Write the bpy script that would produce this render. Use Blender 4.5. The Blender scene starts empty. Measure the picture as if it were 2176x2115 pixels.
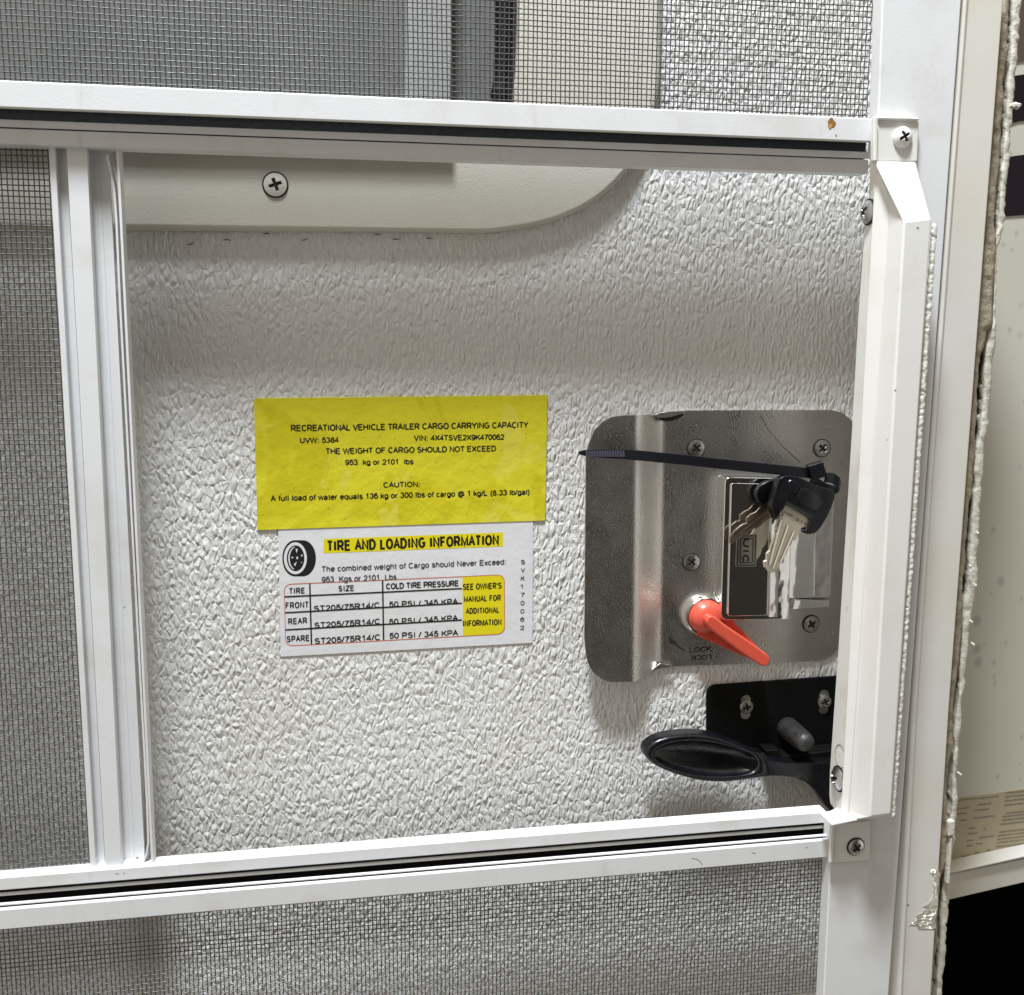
import bpy, bmesh, math, random
from mathutils import Vector, Matrix
random.seed(7)
sc = bpy.context.scene

# ------------------------------------------------------------------ camera
# solved from the vanishing points of the door's rails and stiles
CX, CY = 1088.0, 1057.5
HX, HY = 13707.0 - CX, 771.0 - CY
VX, VY = 1042.0 - CX, 16137.0 - CY
F = math.sqrt(-(HX * VX + HY * VY))
XW = Vector((HX, HY, F)).normalized()
DW = Vector((VX, VY, F)).normalized()
YW = XW.cross(DW).normalized()
CAM = Vector((0.0, -0.44, 1.30))
cam_data = bpy.data.cameras.new("camera")
cam = bpy.data.objects.new("camera", cam_data)
sc.collection.objects.link(cam)
right = Vector((XW[0], YW[0], -DW[0])); down = Vector((XW[1], YW[1], -DW[1])); fwd = Vector((XW[2], YW[2], -DW[2]))
m3 = Matrix((right, -down, -fwd)).transposed()
cam.matrix_world = Matrix.Translation(CAM) @ m3.to_4x4()
cam_data.sensor_fit = 'HORIZONTAL'; cam_data.sensor_width = 36.0
cam_data.lens = F / 2176.0 * 36.0
cam_data.clip_start = 0.01; cam_data.clip_end = 100.0
sc.camera = cam

# ------------------------------------------------------------------ world, lamps, exposure
w = bpy.data.worlds.new("World"); sc.world = w; w.use_nodes = True
nt = w.node_tree; N = nt.nodes; L = nt.links
bg = N["Background"]
tc = N.new("ShaderNodeTexCoord")
def vdot(v):
    d = N.new("ShaderNodeVectorMath"); d.operation = 'DOT_PRODUCT'
    L.new(tc.outputs["Generated"], d.inputs[0]); d.inputs[1].default_value = Vector(v).normalized()
    return d.outputs["Value"]
def mrange(sock, a, b, c, d):
    n = N.new("ShaderNodeMapRange"); n.interpolation_type = 'SMOOTHSTEP'
    L.new(sock, n.inputs[0]); n.inputs[1].default_value = a; n.inputs[2].default_value = b
    n.inputs[3].default_value = c; n.inputs[4].default_value = d
    return n.outputs[0]
def mth(op, a, b):
    n = N.new("ShaderNodeMath"); n.operation = op
    for i, s in enumerate((a, b)):
        if isinstance(s, (int, float)): n.inputs[i].default_value = s
        else: L.new(s, n.inputs[i])
    return n.outputs[0]
amb = mth('ADD', 0.46, mrange(vdot((0, 0, 1)), 0.1, 0.9, 0.0, 0.15))
lefty = mrange(vdot((-1, -0.25, 0.35)), 0.2, 0.95, 0.0, 0.42)
righty = mrange(vdot((0.86, -0.48, -0.08)), 0.84, 0.98, 0.0, 0.9)
lefty = mth('ADD', lefty, righty)
amb = mth('MULTIPLY', amb, mrange(vdot((0.42, -0.88, -0.22)), 0.42, 0.86, 1.0, 0.08))
comb = N.new("ShaderNodeMix"); comb.data_type = 'RGBA'; comb.blend_type = 'MULTIPLY'; comb.inputs[0].default_value = 1.0
comb.inputs[7].default_value = (1.0, 0.89, 0.71, 1)
L.new(amb, comb.inputs[6])
cool = N.new("ShaderNodeMix"); cool.data_type = 'RGBA'; cool.blend_type = 'ADD'; cool.inputs[0].default_value = 1.0
coolc = N.new("ShaderNodeMix"); coolc.data_type = 'RGBA'; coolc.blend_type = 'MULTIPLY'; coolc.inputs[0].default_value = 1.0
L.new(lefty, coolc.inputs[6]); coolc.inputs[7].default_value = (1.0, .97, .92, 1)
L.new(comb.outputs[2], cool.inputs[6]); L.new(coolc.outputs[2], cool.inputs[7]); L.new(cool.outputs[2], bg.inputs["Color"])
bg.inputs["Strength"].default_value = 0.85

def area(name, loc, target, size, power, col):
    ld = bpy.data.lights.new(name, 'AREA'); ld.shape = 'DISK'; ld.size = size; ld.energy = power; ld.color = col
    o = bpy.data.objects.new(name, ld); sc.collection.objects.link(o)
    o.location = loc
    o.rotation_euler = (Vector(target) - Vector(loc)).to_track_quat('-Z', 'Y').to_euler()
    return o
KEYDIR = Vector((0.135, 0.325, -1.0)).normalized()
TGT = Vector((0.05, 0.03, 1.25))
area("ceiling_lamp", TGT - KEYDIR * 1.6, TGT, 0.26, 58.0, (0.90, 0.95, 1.0))
sc.view_settings.view_transform = 'Standard'; sc.view_settings.look = 'None'
sc.view_settings.exposure = 0.0; sc.view_settings.gamma = 1.0
sc.view_settings.use_curve_mapping = False
sc.cycles.use_denoising = True
sc.cycles.max_bounces = 8

# ------------------------------------------------------------------ helpers
def P(u, v, Y):
    "the point of the plane y=Y that lies under source pixel (u,v)"
    r = Vector((u - CX, v - CY, F))
    d = Vector((r.dot(XW), r.dot(YW), -r.dot(DW)))
    return CAM + d * ((Y - CAM.y) / d.y)
def PX(u, v, X):
    r = Vector((u - CX, v - CY, F))
    d = Vector((r.dot(XW), r.dot(YW), -r.dot(DW)))
    return CAM + d * ((X - CAM.x) / d.x)
PXM = 0.44 / F                                   # metres per source pixel at the door's front
def crop(ox, oy, s): return lambda x, y: (ox + x / s, oy + y / s)
c3 = crop(500, 800, 2.7986); c4 = crop(1180, 820, 2.881); c5 = crop(1340, 1400, 2.3433)
k8 = crop(1500, 980, 5.147); k6 = crop(1340, 1420, 4.259); kr = crop(1400, 1240, 7.535)
kt = crop(550, 1120, 6.53); kb = crop(1740, 1600, 6.346); e1 = crop(1976, 0, 3.81)
e4 = crop(1926, 1500, 3.096); kk = crop(1620, 940, 9.067); g6 = crop(1230, 860, 7.256)

ORIG = {}
def root(name, loc, label, cat, group=None):
    o = bpy.data.objects.new(name, None); sc.collection.objects.link(o)
    o.location = loc; o.empty_display_size = 0.02
    o["label"] = label; o["category"] = cat; o["kind"] = "thing"
    if group: o["group"] = group
    ORIG[o.name] = Vector(loc)
    return o

class MB:
    def __init__(s): s.v = []; s.f = []; s.mi = []
    def add(s, vs, fs, mi=0):
        b = len(s.v); s.v += [tuple(x) for x in vs]; s.f += [tuple(i + b for i in f) for f in fs]; s.mi += [mi] * len(fs)
    def prism(s, front, back, mi=0):
        n = len(front)
        fs = [tuple(range(n)), tuple(range(2 * n - 1, n - 1, -1))]
        fs += [(i, i + n, (i + 1) % n + n, (i + 1) % n) for i in range(n)]
        s.add(list(front) + list(back), fs, mi)
    def pix(s, pts, Y0, Y1, mi=0):
        "outline in pixels at depth Y0, extruded straight back to Y1"
        f = [P(u, v, Y0) for u, v in pts]
        s.prism(f, [Vector((p.x, Y1, p.z)) for p in f], mi)
    def sheet(s, pts, Y, mi=0):
        s.add([P(u, v, Y) for u, v in pts], [tuple(range(len(pts)))], mi)
    def box(s, x0, x1, y0, y1, z0, z1, mi=0):
        s.prism([Vector((x0, y0, z0)), Vector((x1, y0, z0)), Vector((x1, y0, z1)), Vector((x0, y0, z1))],
                [Vector((x0, y1, z0)), Vector((x1, y1, z0)), Vector((x1, y1, z1)), Vector((x0, y1, z1))], mi)
    def tube(s, pts, rad, n=8, mi=0, cap=True):
        pts = [Vector(p) for p in pts]; b = len(s.v); ref = None
        for i, p in enumerate(pts):
            t = (pts[min(i + 1, len(pts) - 1)] - pts[max(i - 1, 0)]).normalized()
            if ref is None: ref = Vector((0, 1, 0)) if abs(t.y) < 0.9 else Vector((1, 0, 0))
            a = (ref - t * ref.dot(t)).normalized(); c = t.cross(a); ref = a
            r = rad[i] if isinstance(rad, (list, tuple)) else rad
            for k in range(n):
                q = 2 * math.pi * k / n
                s.v.append(tuple(p + a * (r * math.cos(q)) + c * (r * math.sin(q))))
        for i in range(len(pts) - 1):
            for k in range(n):
                s.f.append((b + i * n + k, b + i * n + (k + 1) % n, b + (i + 1) * n + (k + 1) % n, b + (i + 1) * n + k)); s.mi.append(mi)
        if cap:
            s.f.append(tuple(b + k for k in range(n))[::-1]); s.mi.append(mi)
            e = b + (len(pts) - 1) * n
            s.f.append(tuple(e + k for k in range(n))); s.mi.append(mi)
    def lathe(s, c, ax, prof, n=40, mi=0):
        "prof: (radius, height along ax) from outside to the tip"
        c = Vector(c); ax = Vector(ax).normalized()
        a = Vector((0, 0, 1)) if abs(ax.z) < 0.9 else Vector((1, 0, 0))
        a = (a - ax * a.dot(ax)).normalized(); d = ax.cross(a); b = len(s.v)
        for r, h in prof:
            for k in range(n):
                q = 2 * math.pi * k / n
                s.v.append(tuple(c + ax * h + a * (r * math.cos(q)) + d * (r * math.sin(q))))
        for i in range(len(prof) - 1):
            for k in range(n):
                s.f.append((b + i * n + k, b + i * n + (k + 1) % n, b + (i + 1) * n + (k + 1) % n, b + (i + 1) * n + k)); s.mi.append(mi)
        e = b + (len(prof) - 1) * n
        s.f.append(tuple(e + k for k in range(n))); s.mi.append(mi)
    def build(s, name, mats, parent=None, bevel=0.0, smooth=True, seg=2, ang=35, fixn=True, **props):
        me = bpy.data.meshes.new(name)
        r = parent
        while r is not None and r.parent is not None: r = r.parent
        o0 = ORIG[r.name] if r is not None else Vector((0, 0, 0))
        me.from_pydata([(x - o0.x, y - o0.y, z - o0.z) for x, y, z in s.v], [], s.f)
        if not isinstance(mats, (list, tuple)): mats = [mats]
        for m in mats: me.materials.append(m)
        me.polygons.foreach_set("material_index", s.mi)
        if fixn:
            bm = bmesh.new(); bm.from_mesh(me); bmesh.ops.recalc_face_normals(bm, faces=bm.faces); bm.to_mesh(me); bm.free()
        if smooth:
            me.shade_smooth()
            if not bevel: me.set_sharp_from_angle(angle=math.radians(ang))
        me.update()
        ob = bpy.data.objects.new(name, me); sc.collection.objects.link(ob)
        if parent is not None: ob.parent = parent
        if bevel:
            bv = ob.modifiers.new("bevel", 'BEVEL'); bv.width = bevel; bv.segments = seg
            bv.limit_method = 'ANGLE'; bv.angle_limit = math.radians(ang); bv.harden_normals = True
        for k, val in props.items(): ob[k] = val
        return ob

def smooth_loop(pts, it=2, closed=True):
    "corner cutting: rounds a pixel outline"
    for _ in range(it):
        out = []
        n = len(pts)
        for i in range(n if closed else n - 1):
            a, b = pts[i], pts[(i + 1) % n]
            out.append((a[0] * .75 + b[0] * .25, a[1] * .75 + b[1] * .25))
            out.append((a[0] * .25 + b[0] * .75, a[1] * .25 + b[1] * .75))
        if not closed: out = [pts[0]] + out + [pts[-1]]
        pts = out
    return pts
def rounded(pts, r, n=6):
    "rounds each corner of a pixel polygon by r pixels (a number, or one per corner)"
    out = []; m = len(pts)
    for i in range(m):
        p = Vector(pts[i]); a = Vector(pts[i - 1]); b = Vector(pts[(i + 1) % m])
        rr = r[i] if isinstance(r, (list, tuple)) else r
        if rr <= 0: out.append(tuple(p)); continue
        da = (a - p).normalized(); db = (b - p).normalized()
        s, e = p + da * rr, p + db * rr
        for k in range(n + 1):
            t = k / n
            q = s * (1 - t) ** 2 + p * (2 * t * (1 - t)) + e * t ** 2
            out.append((q.x, q.y))
    return out
def ell(cx, cy, rx, ry, n=40, a0=0, a1=2 * math.pi, rot=0.0):
    out = []
    for k in range(n):
        q = a0 + (a1 - a0) * k / (n if a1 - a0 > 6.28 else n - 1)
        x, y = rx * math.cos(q), ry * math.sin(q)
        out.append((cx + x * math.cos(rot) - y * math.sin(rot), cy + x * math.sin(rot) + y * math.cos(rot)))
    return out
def lerp(tab, x):
    if x <= tab[0][0]: return tab[0][1]
    for (a, b), (c, d) in zip(tab, tab[1:]):
        if x <= c: return b + (d - b) * (x - a) / (c - a)
    return tab[-1][1]

# ------------------------------------------------------------------ materials
class Mat:
    def __init__(s, name, col, rough=0.5, metal=0.0, spec=0.5):
        s.m = bpy.data.materials.new(name); s.m.use_nodes = True
        s.n = s.m.node_tree.nodes; s.l = s.m.node_tree.links
        s.b = s.n["Principled BSDF"]; s.rough = rough
        s.b.inputs["Base Color"].default_value = (*col, 1); s.b.inputs["Roughness"].default_value = rough
        s.b.inputs["Metallic"].default_value = metal; s.b.inputs["Specular IOR Level"].default_value = spec
        s.tc = s.n.new("ShaderNodeTexCoord"); s.col = None; s.base = (*col, 1)
        s.h = None
    def coords(s, scale=(1, 1, 1), rot=(0, 0, 0)):
        mp = s.n.new("ShaderNodeMapping"); mp.inputs["Scale"].default_value = scale; mp.inputs["Rotation"].default_value = rot
        s.l.new(s.tc.outputs["Object"], mp.inputs["Vector"]); return mp.outputs["Vector"]
    def noise(s, scale, detail=3, rough=.55, vec=None, dist=0.0):
        t = s.n.new("ShaderNodeTexNoise"); t.inputs["Scale"].default_value = scale
        t.inputs["Detail"].default_value = detail; t.inputs["Roughness"].default_value = rough; t.inputs["Distortion"].default_value = dist
        s.l.new(vec or s.tc.outputs["Object"], t.inputs["Vector"]); return t.outputs["Fac"]
    def voro(s, scale, feature='F1', vec=None, rnd=1.0):
        t = s.n.new("ShaderNodeTexVoronoi"); t.feature = feature; t.inputs["Scale"].default_value = scale
        t.inputs["Randomness"].default_value = rnd
        s.l.new(vec or s.tc.outputs["Object"], t.inputs["Vector"]); return t
    def ramp(s, sock, a, b, lo=0.0, hi=1.0):
        r = s.n.new("ShaderNodeMapRange"); s.l.new(sock, r.inputs[0])
        r.inputs[1].default_value = a; r.inputs[2].default_value = b; r.inputs[3].default_value = lo; r.inputs[4].default_value = hi
        return r.outputs[0]
    def math(s, op, a, b=0.0):
        n = s.n.new("ShaderNodeMath"); n.operation = op
        for i, x in enumerate((a, b)):
            if isinstance(x, (int, float)): n.inputs[i].default_value = x
            else: s.l.new(x, n.inputs[i])
        return n.outputs[0]
    def tint(s, fac, col):
        "lay a colour over the base where fac is 1"
        x = s.n.new("ShaderNodeMix"); x.data_type = 'RGBA'
        s.l.new(fac, x.inputs[0])
        if s.col is None: x.inputs[6].default_value = s.base
        else: s.l.new(s.col, x.inputs[6])
        x.inputs[7].default_value = (*col, 1); s.col = x.outputs[2]
        s.l.new(s.col, s.b.inputs["Base Color"]); return s
    def roughvar(s, fac, lo, hi):
        s.l.new(s.ramp(fac, 0.3, 0.7, lo, hi), s.b.inputs["Roughness"]); return s
    def bump(s, h, dist, strength=1.0):
        b = s.n.new("ShaderNodeBump"); b.inputs["Distance"].default_value = dist; b.inputs["Strength"].default_value = strength
        s.l.new(h, b.inputs["Height"])
        if s.h is not None: s.l.new(s.h, b.inputs["Normal"])
        s.h = b.outputs["Normal"]; s.l.new(s.h, s.b.inputs["Normal"]); return s
    def specks(s, scale, size, keep, col):
        v = s.voro(scale)
        inside = s.math('LESS_THAN', v.outputs["Distance"], size)
        sep = s.n.new("ShaderNodeSeparateColor"); s.l.new(v.outputs["Color"], sep.inputs[0])
        pick = s.math('LESS_THAN', sep.outputs[0], keep)
        return s.tint(s.math('MULTIPLY', s.math('MULTIPLY', inside, pick), 0.75), col)

def paint(name, col, rough=.38, dirt=.25, specks=True):
    m = Mat(name, col, rough)
    m.tint(m.ramp(m.noise(28, 5, .6), .52, .80, 0, dirt), (col[0] * .72, col[1] * .66, col[2] * .55))
    if specks: m.specks(160, .10, .045, (.10, .08, .06))
    m.tint(m.ramp(m.noise(170, 3, .6, m.coords((1, 1, .25))), .62, .80, 0, dirt * .6), (col[0] * .62, col[1] * .58, col[2] * .50))
    m.roughvar(m.noise(60, 3), rough - .08, rough + .12)
    m.bump(m.noise(900, 2), .00004)
    return m.m
WHITE = paint("white_painted_metal", (.71, .715, .725), .36, .5)
WHITE2 = paint("white_plastic", (.74, .73, .70), .42, .3)
mm = Mat("stained_white_metal", (.71, .70, .66), .4)
mm.tint(mm.ramp(mm.noise(55, 5, .6, mm.coords((1, 1, .5))), .47, .72, 0, .65), (.50, .42, .26)).tint(mm.ramp(mm.noise(140, 4), .62, .75, 0, .5), (.42, .40, .34))
STAINED = mm.m
mm = Mat("frame_paint", (.66, .645, .61), .4)
mm.tint(mm.ramp(mm.noise(14, 4, .6), .40, .70, 0, .55), (.58, .51, .38)); mm.specks(130, .10, .05, (.16, .13, .09)); mm.bump(mm.noise(700, 2), .00003)
FRAME = mm.m
mm = Mat("black_rubber", (.004, .004, .004), .6, 0, .2); mm.bump(mm.noise(500, 3), .0002); RUBBER = mm.m
mm = Mat("dark_gap", (.012, .011, .010), .9); GAP = mm.m
mm = Mat("screen_wire", (.13, .13, .128), .30, .7); mm.roughvar(mm.noise(300), .28, .5); WIRE = mm.m

# embossed door skin: rows of little faceted pyramids drawn out upwards
mm = Mat("embossed_skin", (.72, .713, .695), .17, 0, .85)
warp = mm.n.new("ShaderNodeTexNoise"); warp.inputs["Scale"].default_value = 90; warp.inputs["Detail"].default_value = 2
mm.l.new(mm.tc.outputs["Object"], warp.inputs["Vector"])
wm = mm.n.new("ShaderNodeVectorMath"); wm.operation = 'MULTIPLY_ADD'
mm.l.new(warp.outputs["Color"], wm.inputs[0]); wm.inputs[1].default_value = (.0026, 0, .0034); mm.l.new(mm.tc.outputs["Object"], wm.inputs[2])
mp = mm.n.new("ShaderNodeMapping"); mp.inputs["Scale"].default_value = (1.0, .02, .42); mm.l.new(wm.outputs[0], mp.inputs["Vector"])
de = mm.voro(430, 'DISTANCE_TO_EDGE', mp.outputs[0]).outputs["Distance"]
blobs = mm.ramp(mm.noise(520, 1.2, .5, mp.outputs[0]), .40, .60)
mp2 = mm.n.new("ShaderNodeMapping"); mp2.inputs["Scale"].default_value = (1.0, .02, .62); mp2.inputs["Location"].default_value = (.37, 0, .11)
mm.l.new(wm.outputs[0], mp2.inputs["Vector"])
pits = mm.ramp(mm.voro(760, 'F1', mp2.outputs[0]).outputs["Distance"], .05, .40)
sm = mm.voro(400, 'SMOOTH_F1', mp.outputs[0]); sm.inputs["Smoothness"].default_value = .35
dome = mm.ramp(sm.outputs["Distance"], .62, .02)
hgt = mm.math('ADD', mm.math('MULTIPLY', blobs, .40), mm.math('MULTIPLY', mm.ramp(de, 0, .36), .95))
hgt = mm.math('ADD', hgt, mm.math('MULTIPLY', dome, .45))
hgt = mm.math('ADD', hgt, mm.math('MULTIPLY', pits, .18))
mm.bump(hgt, .00060, .95)
mm.bump(mm.noise(420, 3, .6, mm.coords((1, .1, .14))), .00030)
mm.bump(mm.noise(1500, 2), .00006)
mm.specks(70, .05, .10, (.12, .10, .08))
mm.tint(mm.ramp(mm.noise(9, 4), .5, .75, 0, .22), (.52, .46, .36))
SKIN = mm.m
mm = Mat("window_trim_plastic", (.62, .592, .52), .55)
mm.tint(mm.ramp(mm.noise(12, 4), .45, .75, 0, .3), (.55, .50, .38)); mm.specks(110, .09, .06, (.2, .16, .1)); mm.bump(mm.noise(1300, 3), .00018); TRIM = mm.m
mm = Mat("frosted_pane", (.15, .153, .145), .35); mm.tint(mm.ramp(mm.noise(25, 3), .4, .7, 0, .5), (.21, .21, .20)); PANE = mm.m
mm = Mat("shade_cloth", (.33, .33, .325), .8); mm.bump(mm.noise(500, 2), .0002); SHADE = mm.m

def plated(name, col, rough, bumpd, scale=420):
    m = Mat(name, col, rough, 1.0)
    m.tint(m.ramp(m.noise(40, 4), .45, .75, 0, .45), (col[0] * .62, col[1] * .58, col[2] * .52))
    m.roughvar(m.noise(90, 3), rough - .06, rough + .10)
    m.bump(m.noise(scale, 2, .5), bumpd); m.bump(m.noise(scale * 2.6, 2), bumpd * .4)
    return m.m
mm = Mat("pebbled_nickel", (.64, .62, .585), .27, 1.0)
mm.tint(mm.ramp(mm.noise(9, 3), .4, .8, 0, .35), (.45, .41, .36)); mm.roughvar(mm.noise(60, 3), .25, .33)
mm.bump(mm.ramp(mm.noise(1450, 1.5, .5), .36, .64), .00006); NICKEL = mm.m
CHROME = Mat("chrome", (.86, .86, .86), .045, 1.0); CHROME.bump(CHROME.noise(60, 2), .0004)
_s = CHROME; _s.roughvar(_s.noise(420, 4, .7), .03, .10); CHROME = CHROME.m
STEEL = plated("screw_steel", (.60, .59, .56), .28, .0002)
ZINC = plated("zinc_screw", (.50, .50, .49), .32, .0001)
BLACKMARK = Mat("recess_black", (.015, .014, .012), .6).m
mm = Mat("red_plastic", (.63, .088, .052), .22); mm.roughvar(mm.noise(200, 3), .2, .4); mm.tint(mm.ramp(mm.noise(90, 4), .55, .75, 0, .3), (.50, .075, .05)); RED = mm.m
mm = Mat("black_nylon", (.006, .006, .009), .36, 0, .35); mm.bump(mm.noise(600, 2), .00006); NYLON = mm.m
mm = Mat("black_plastic", (.004, .004, .006), .26, 0, .5); mm.roughvar(mm.noise(120, 4), .2, .38); mm.bump(mm.noise(900, 2), .00008); BPLAST = mm.m
mm = Mat("black_enamel", (.003, .003, .003), .6, 0, .15); mm.bump(mm.noise(400, 3), .0002); BPLATE = mm.m
mm = Mat("grey_rubber", (.018, .017, .017), .45); mm.tint(mm.ramp(mm.noise(250, 5, .7), .42, .7, 0, .6), (.050, .044, .040)); mm.bump(mm.noise(500, 4), .0004); PEG = mm.m
mm = Mat("key_nickel", (.74, .68, .56), .38, .75); mm.tint(mm.ramp(mm.noise(70, 4), .5, .75, 0, .4), (.58, .50, .37)); mm.bump(mm.noise(500, 2), .00003); KEYM = mm.m
mm = Mat("yellow_label_film", (.66, .60, .030), .28)
blot = mm.noise(17, 4, .55, None, 1.2)
mm.tint(mm.ramp(blot, .53, .57, 0, .8), (.57, .50, .016)).tint(mm.ramp(mm.noise(30, 4, .6, None, .8), .60, .62, 0, .5), (.70, .64, .10))
mm.specks(420, .16, .12, (.33, .27, .03)); mm.bump(mm.noise(45, 4, .6), .0011); YLAB = mm.m
mm = Mat("white_label_film", (.70, .70, .71), .34); mm.bump(mm.noise(55, 3, .6), .0005); mm.tint(mm.ramp(mm.noise(20, 3), .5, .75, 0, .2), (.58, .55, .48)); WLAB = mm.m
INK = Mat("black_ink", (.014, .013, .012), .42).m
GREYINK = Mat("grey_ink", (.07, .07, .075), .45).m
REDINK = Mat("red_ink", (.62, .12, .08), .5).m
YINK = Mat("yellow_ink", (.72, .62, .012), .4).m
WINK = Mat("white_ink", (.70, .70, .71), .4).m
mm = Mat("wall_siding", (.60, .585, .50), .42); mm.tint(mm.ramp(mm.noise(7, 4), .4, .75, 0, .3), (.42, .40, .31))
v1 = mm.voro(62); sp = mm.n.new("ShaderNodeSeparateColor"); mm.l.new(v1.outputs["Color"], sp.inputs[0])
mm.tint(mm.math('MULTIPLY', mm.ramp(v1.outputs["Distance"], .13, .26, .55, 0), mm.math('LESS_THAN', sp.outputs[0], .42)), (.27, .27, .235))
v1 = mm.voro(120); sp = mm.n.new("ShaderNodeSeparateColor"); mm.l.new(v1.outputs["Color"], sp.inputs[0])
mm.tint(mm.math('MULTIPLY', mm.ramp(v1.outputs["Distance"], .12, .25, .4, 0), mm.math('LESS_THAN', sp.outputs[0], .3)), (.27, .27, .235))
SIDING = mm.m
PURPLE = Mat("dark_purple_vinyl", (.010, .004, .009), .5, 0, .15).m
BROWN = Mat("brown_vinyl", (.085, .055, .040), .5).m
mm = Mat("sticker_film", (.42, .37, .24), .5); mm.tint(mm.ramp(mm.noise(40, 3), .4, .7, 0, .3), (.36, .31, .19)); STICK = mm.m
FADED = Mat("faded_print", (.21, .18, .125), .6).m
mm = Mat("tan_sealant", (.42, .36, .26), .75); mm.tint(mm.ramp(mm.noise(160, 5, .65), .42, .68, 0, .75), (.20, .16, .11)); mm.tint(mm.ramp(mm.noise(70, 3), .55, .7, 0, .6), (.55, .51, .41)); mm.bump(mm.noise(350, 4, .65), .0009); TAN = mm.m
mm = Mat("pale_sealant", (.62, .60, .52), .7); mm.tint(mm.ramp(mm.noise(150, 5, .65), .5, .72, 0, .6), (.36, .32, .24)); mm.bump(mm.noise(380, 4, .65), .0007); PALE = mm.m
mm = Mat("bare_aluminium", (.85, .83, .78), .16, 1.0); mm.bump(mm.noise(330, 3, .6, mm.coords((.6, 1, 2.2))), .0035); FOIL = mm.m
mm = Mat("glue_bead", (.66, .64, .58), .4); mm.bump(mm.noise(650, 3), .0005); GLUE = mm.m
RUST = Mat("rust", (.28, .12, .03), .7).m
UNDER = Mat("underbody_shade_black", (.002, .002, .002), .95, 0, 0).m

# ------------------------------------------------------------------ shared builders
SCREWS = {}
def screw(parent, c, r, ax=(0, -1, 0), rot=.5, mat=None, dome=.32, ring=True, name="screw", rec=None):
    "cross-head screw as a height field: domed head, sunk cross, shade painted black in it and round the head"
    mat = mat or STEEL
    c = Vector(c); ax = Vector(ax).normalized()
    a = Vector((0, 0, 1)); a = (a - ax * a.dot(ax)).normalized(); b = ax.cross(a)
    mb = MB(); n = 44; k = 14
    def hh(x, y):
        q = math.hypot(x, y)
        z = dome * r * (1 - q * q) if q < 1 else 0
        X = x * math.cos(rot) + y * math.sin(rot); Y = -x * math.sin(rot) + y * math.cos(rot)
        inside = (abs(X) < .13 and abs(Y) < .55) or (abs(Y) < .13 and abs(X) < .55)
        return (max(z - .30 * r, -.0002) if inside else z), inside
    idx = {}; step = 2.0 / 30
    for i in range(31):
        for j in range(31):
            x, y = -1 + i * step, -1 + j * step
            q = math.hypot(x, y)
            if q > 1.0: 
                if q > 1.0 + step * 1.5: continue
                x, y = x / q, y / q
            z, ins = hh(x, y)
            idx[i, j] = (len(mb.v), ins); mb.v.append(tuple(c + a * (x * r) + b * (y * r) + ax * (z + .0008)))
    for i in range(30):
        for j in range(30):
            ks = [(i, j), (i + 1, j), (i + 1, j + 1), (i, j + 1)]
            if all(q in idx for q in ks):
                ins = sum(idx[q][1] for q in ks)
                mb.f.append(tuple(idx[q][0] for q in ks)); mb.mi.append(1 if ins >= 2 else 0)
    mb.lathe(c, ax, [(r * 1.0, -.001), (r * 1.0, .0008), (r * .97, .0005)], 40, 0)
    if ring:
        mb.lathe(c, ax, [(r * 1.14, -.001), (r * 1.14, .00022)], 40, 1)  # black ring paints the shadow round the head
    return mb.build(name, [mat, rec or BLACKMARK], parent, ang=50)

def _arc(cx, cy, rx, ry, a0, a1, n=12):
    return [(cx + rx * math.cos(math.radians(a0 + (a1 - a0) * k / n)), cy + ry * math.sin(math.radians(a0 + (a1 - a0) * k / n))) for k in range(n + 1)]
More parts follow.
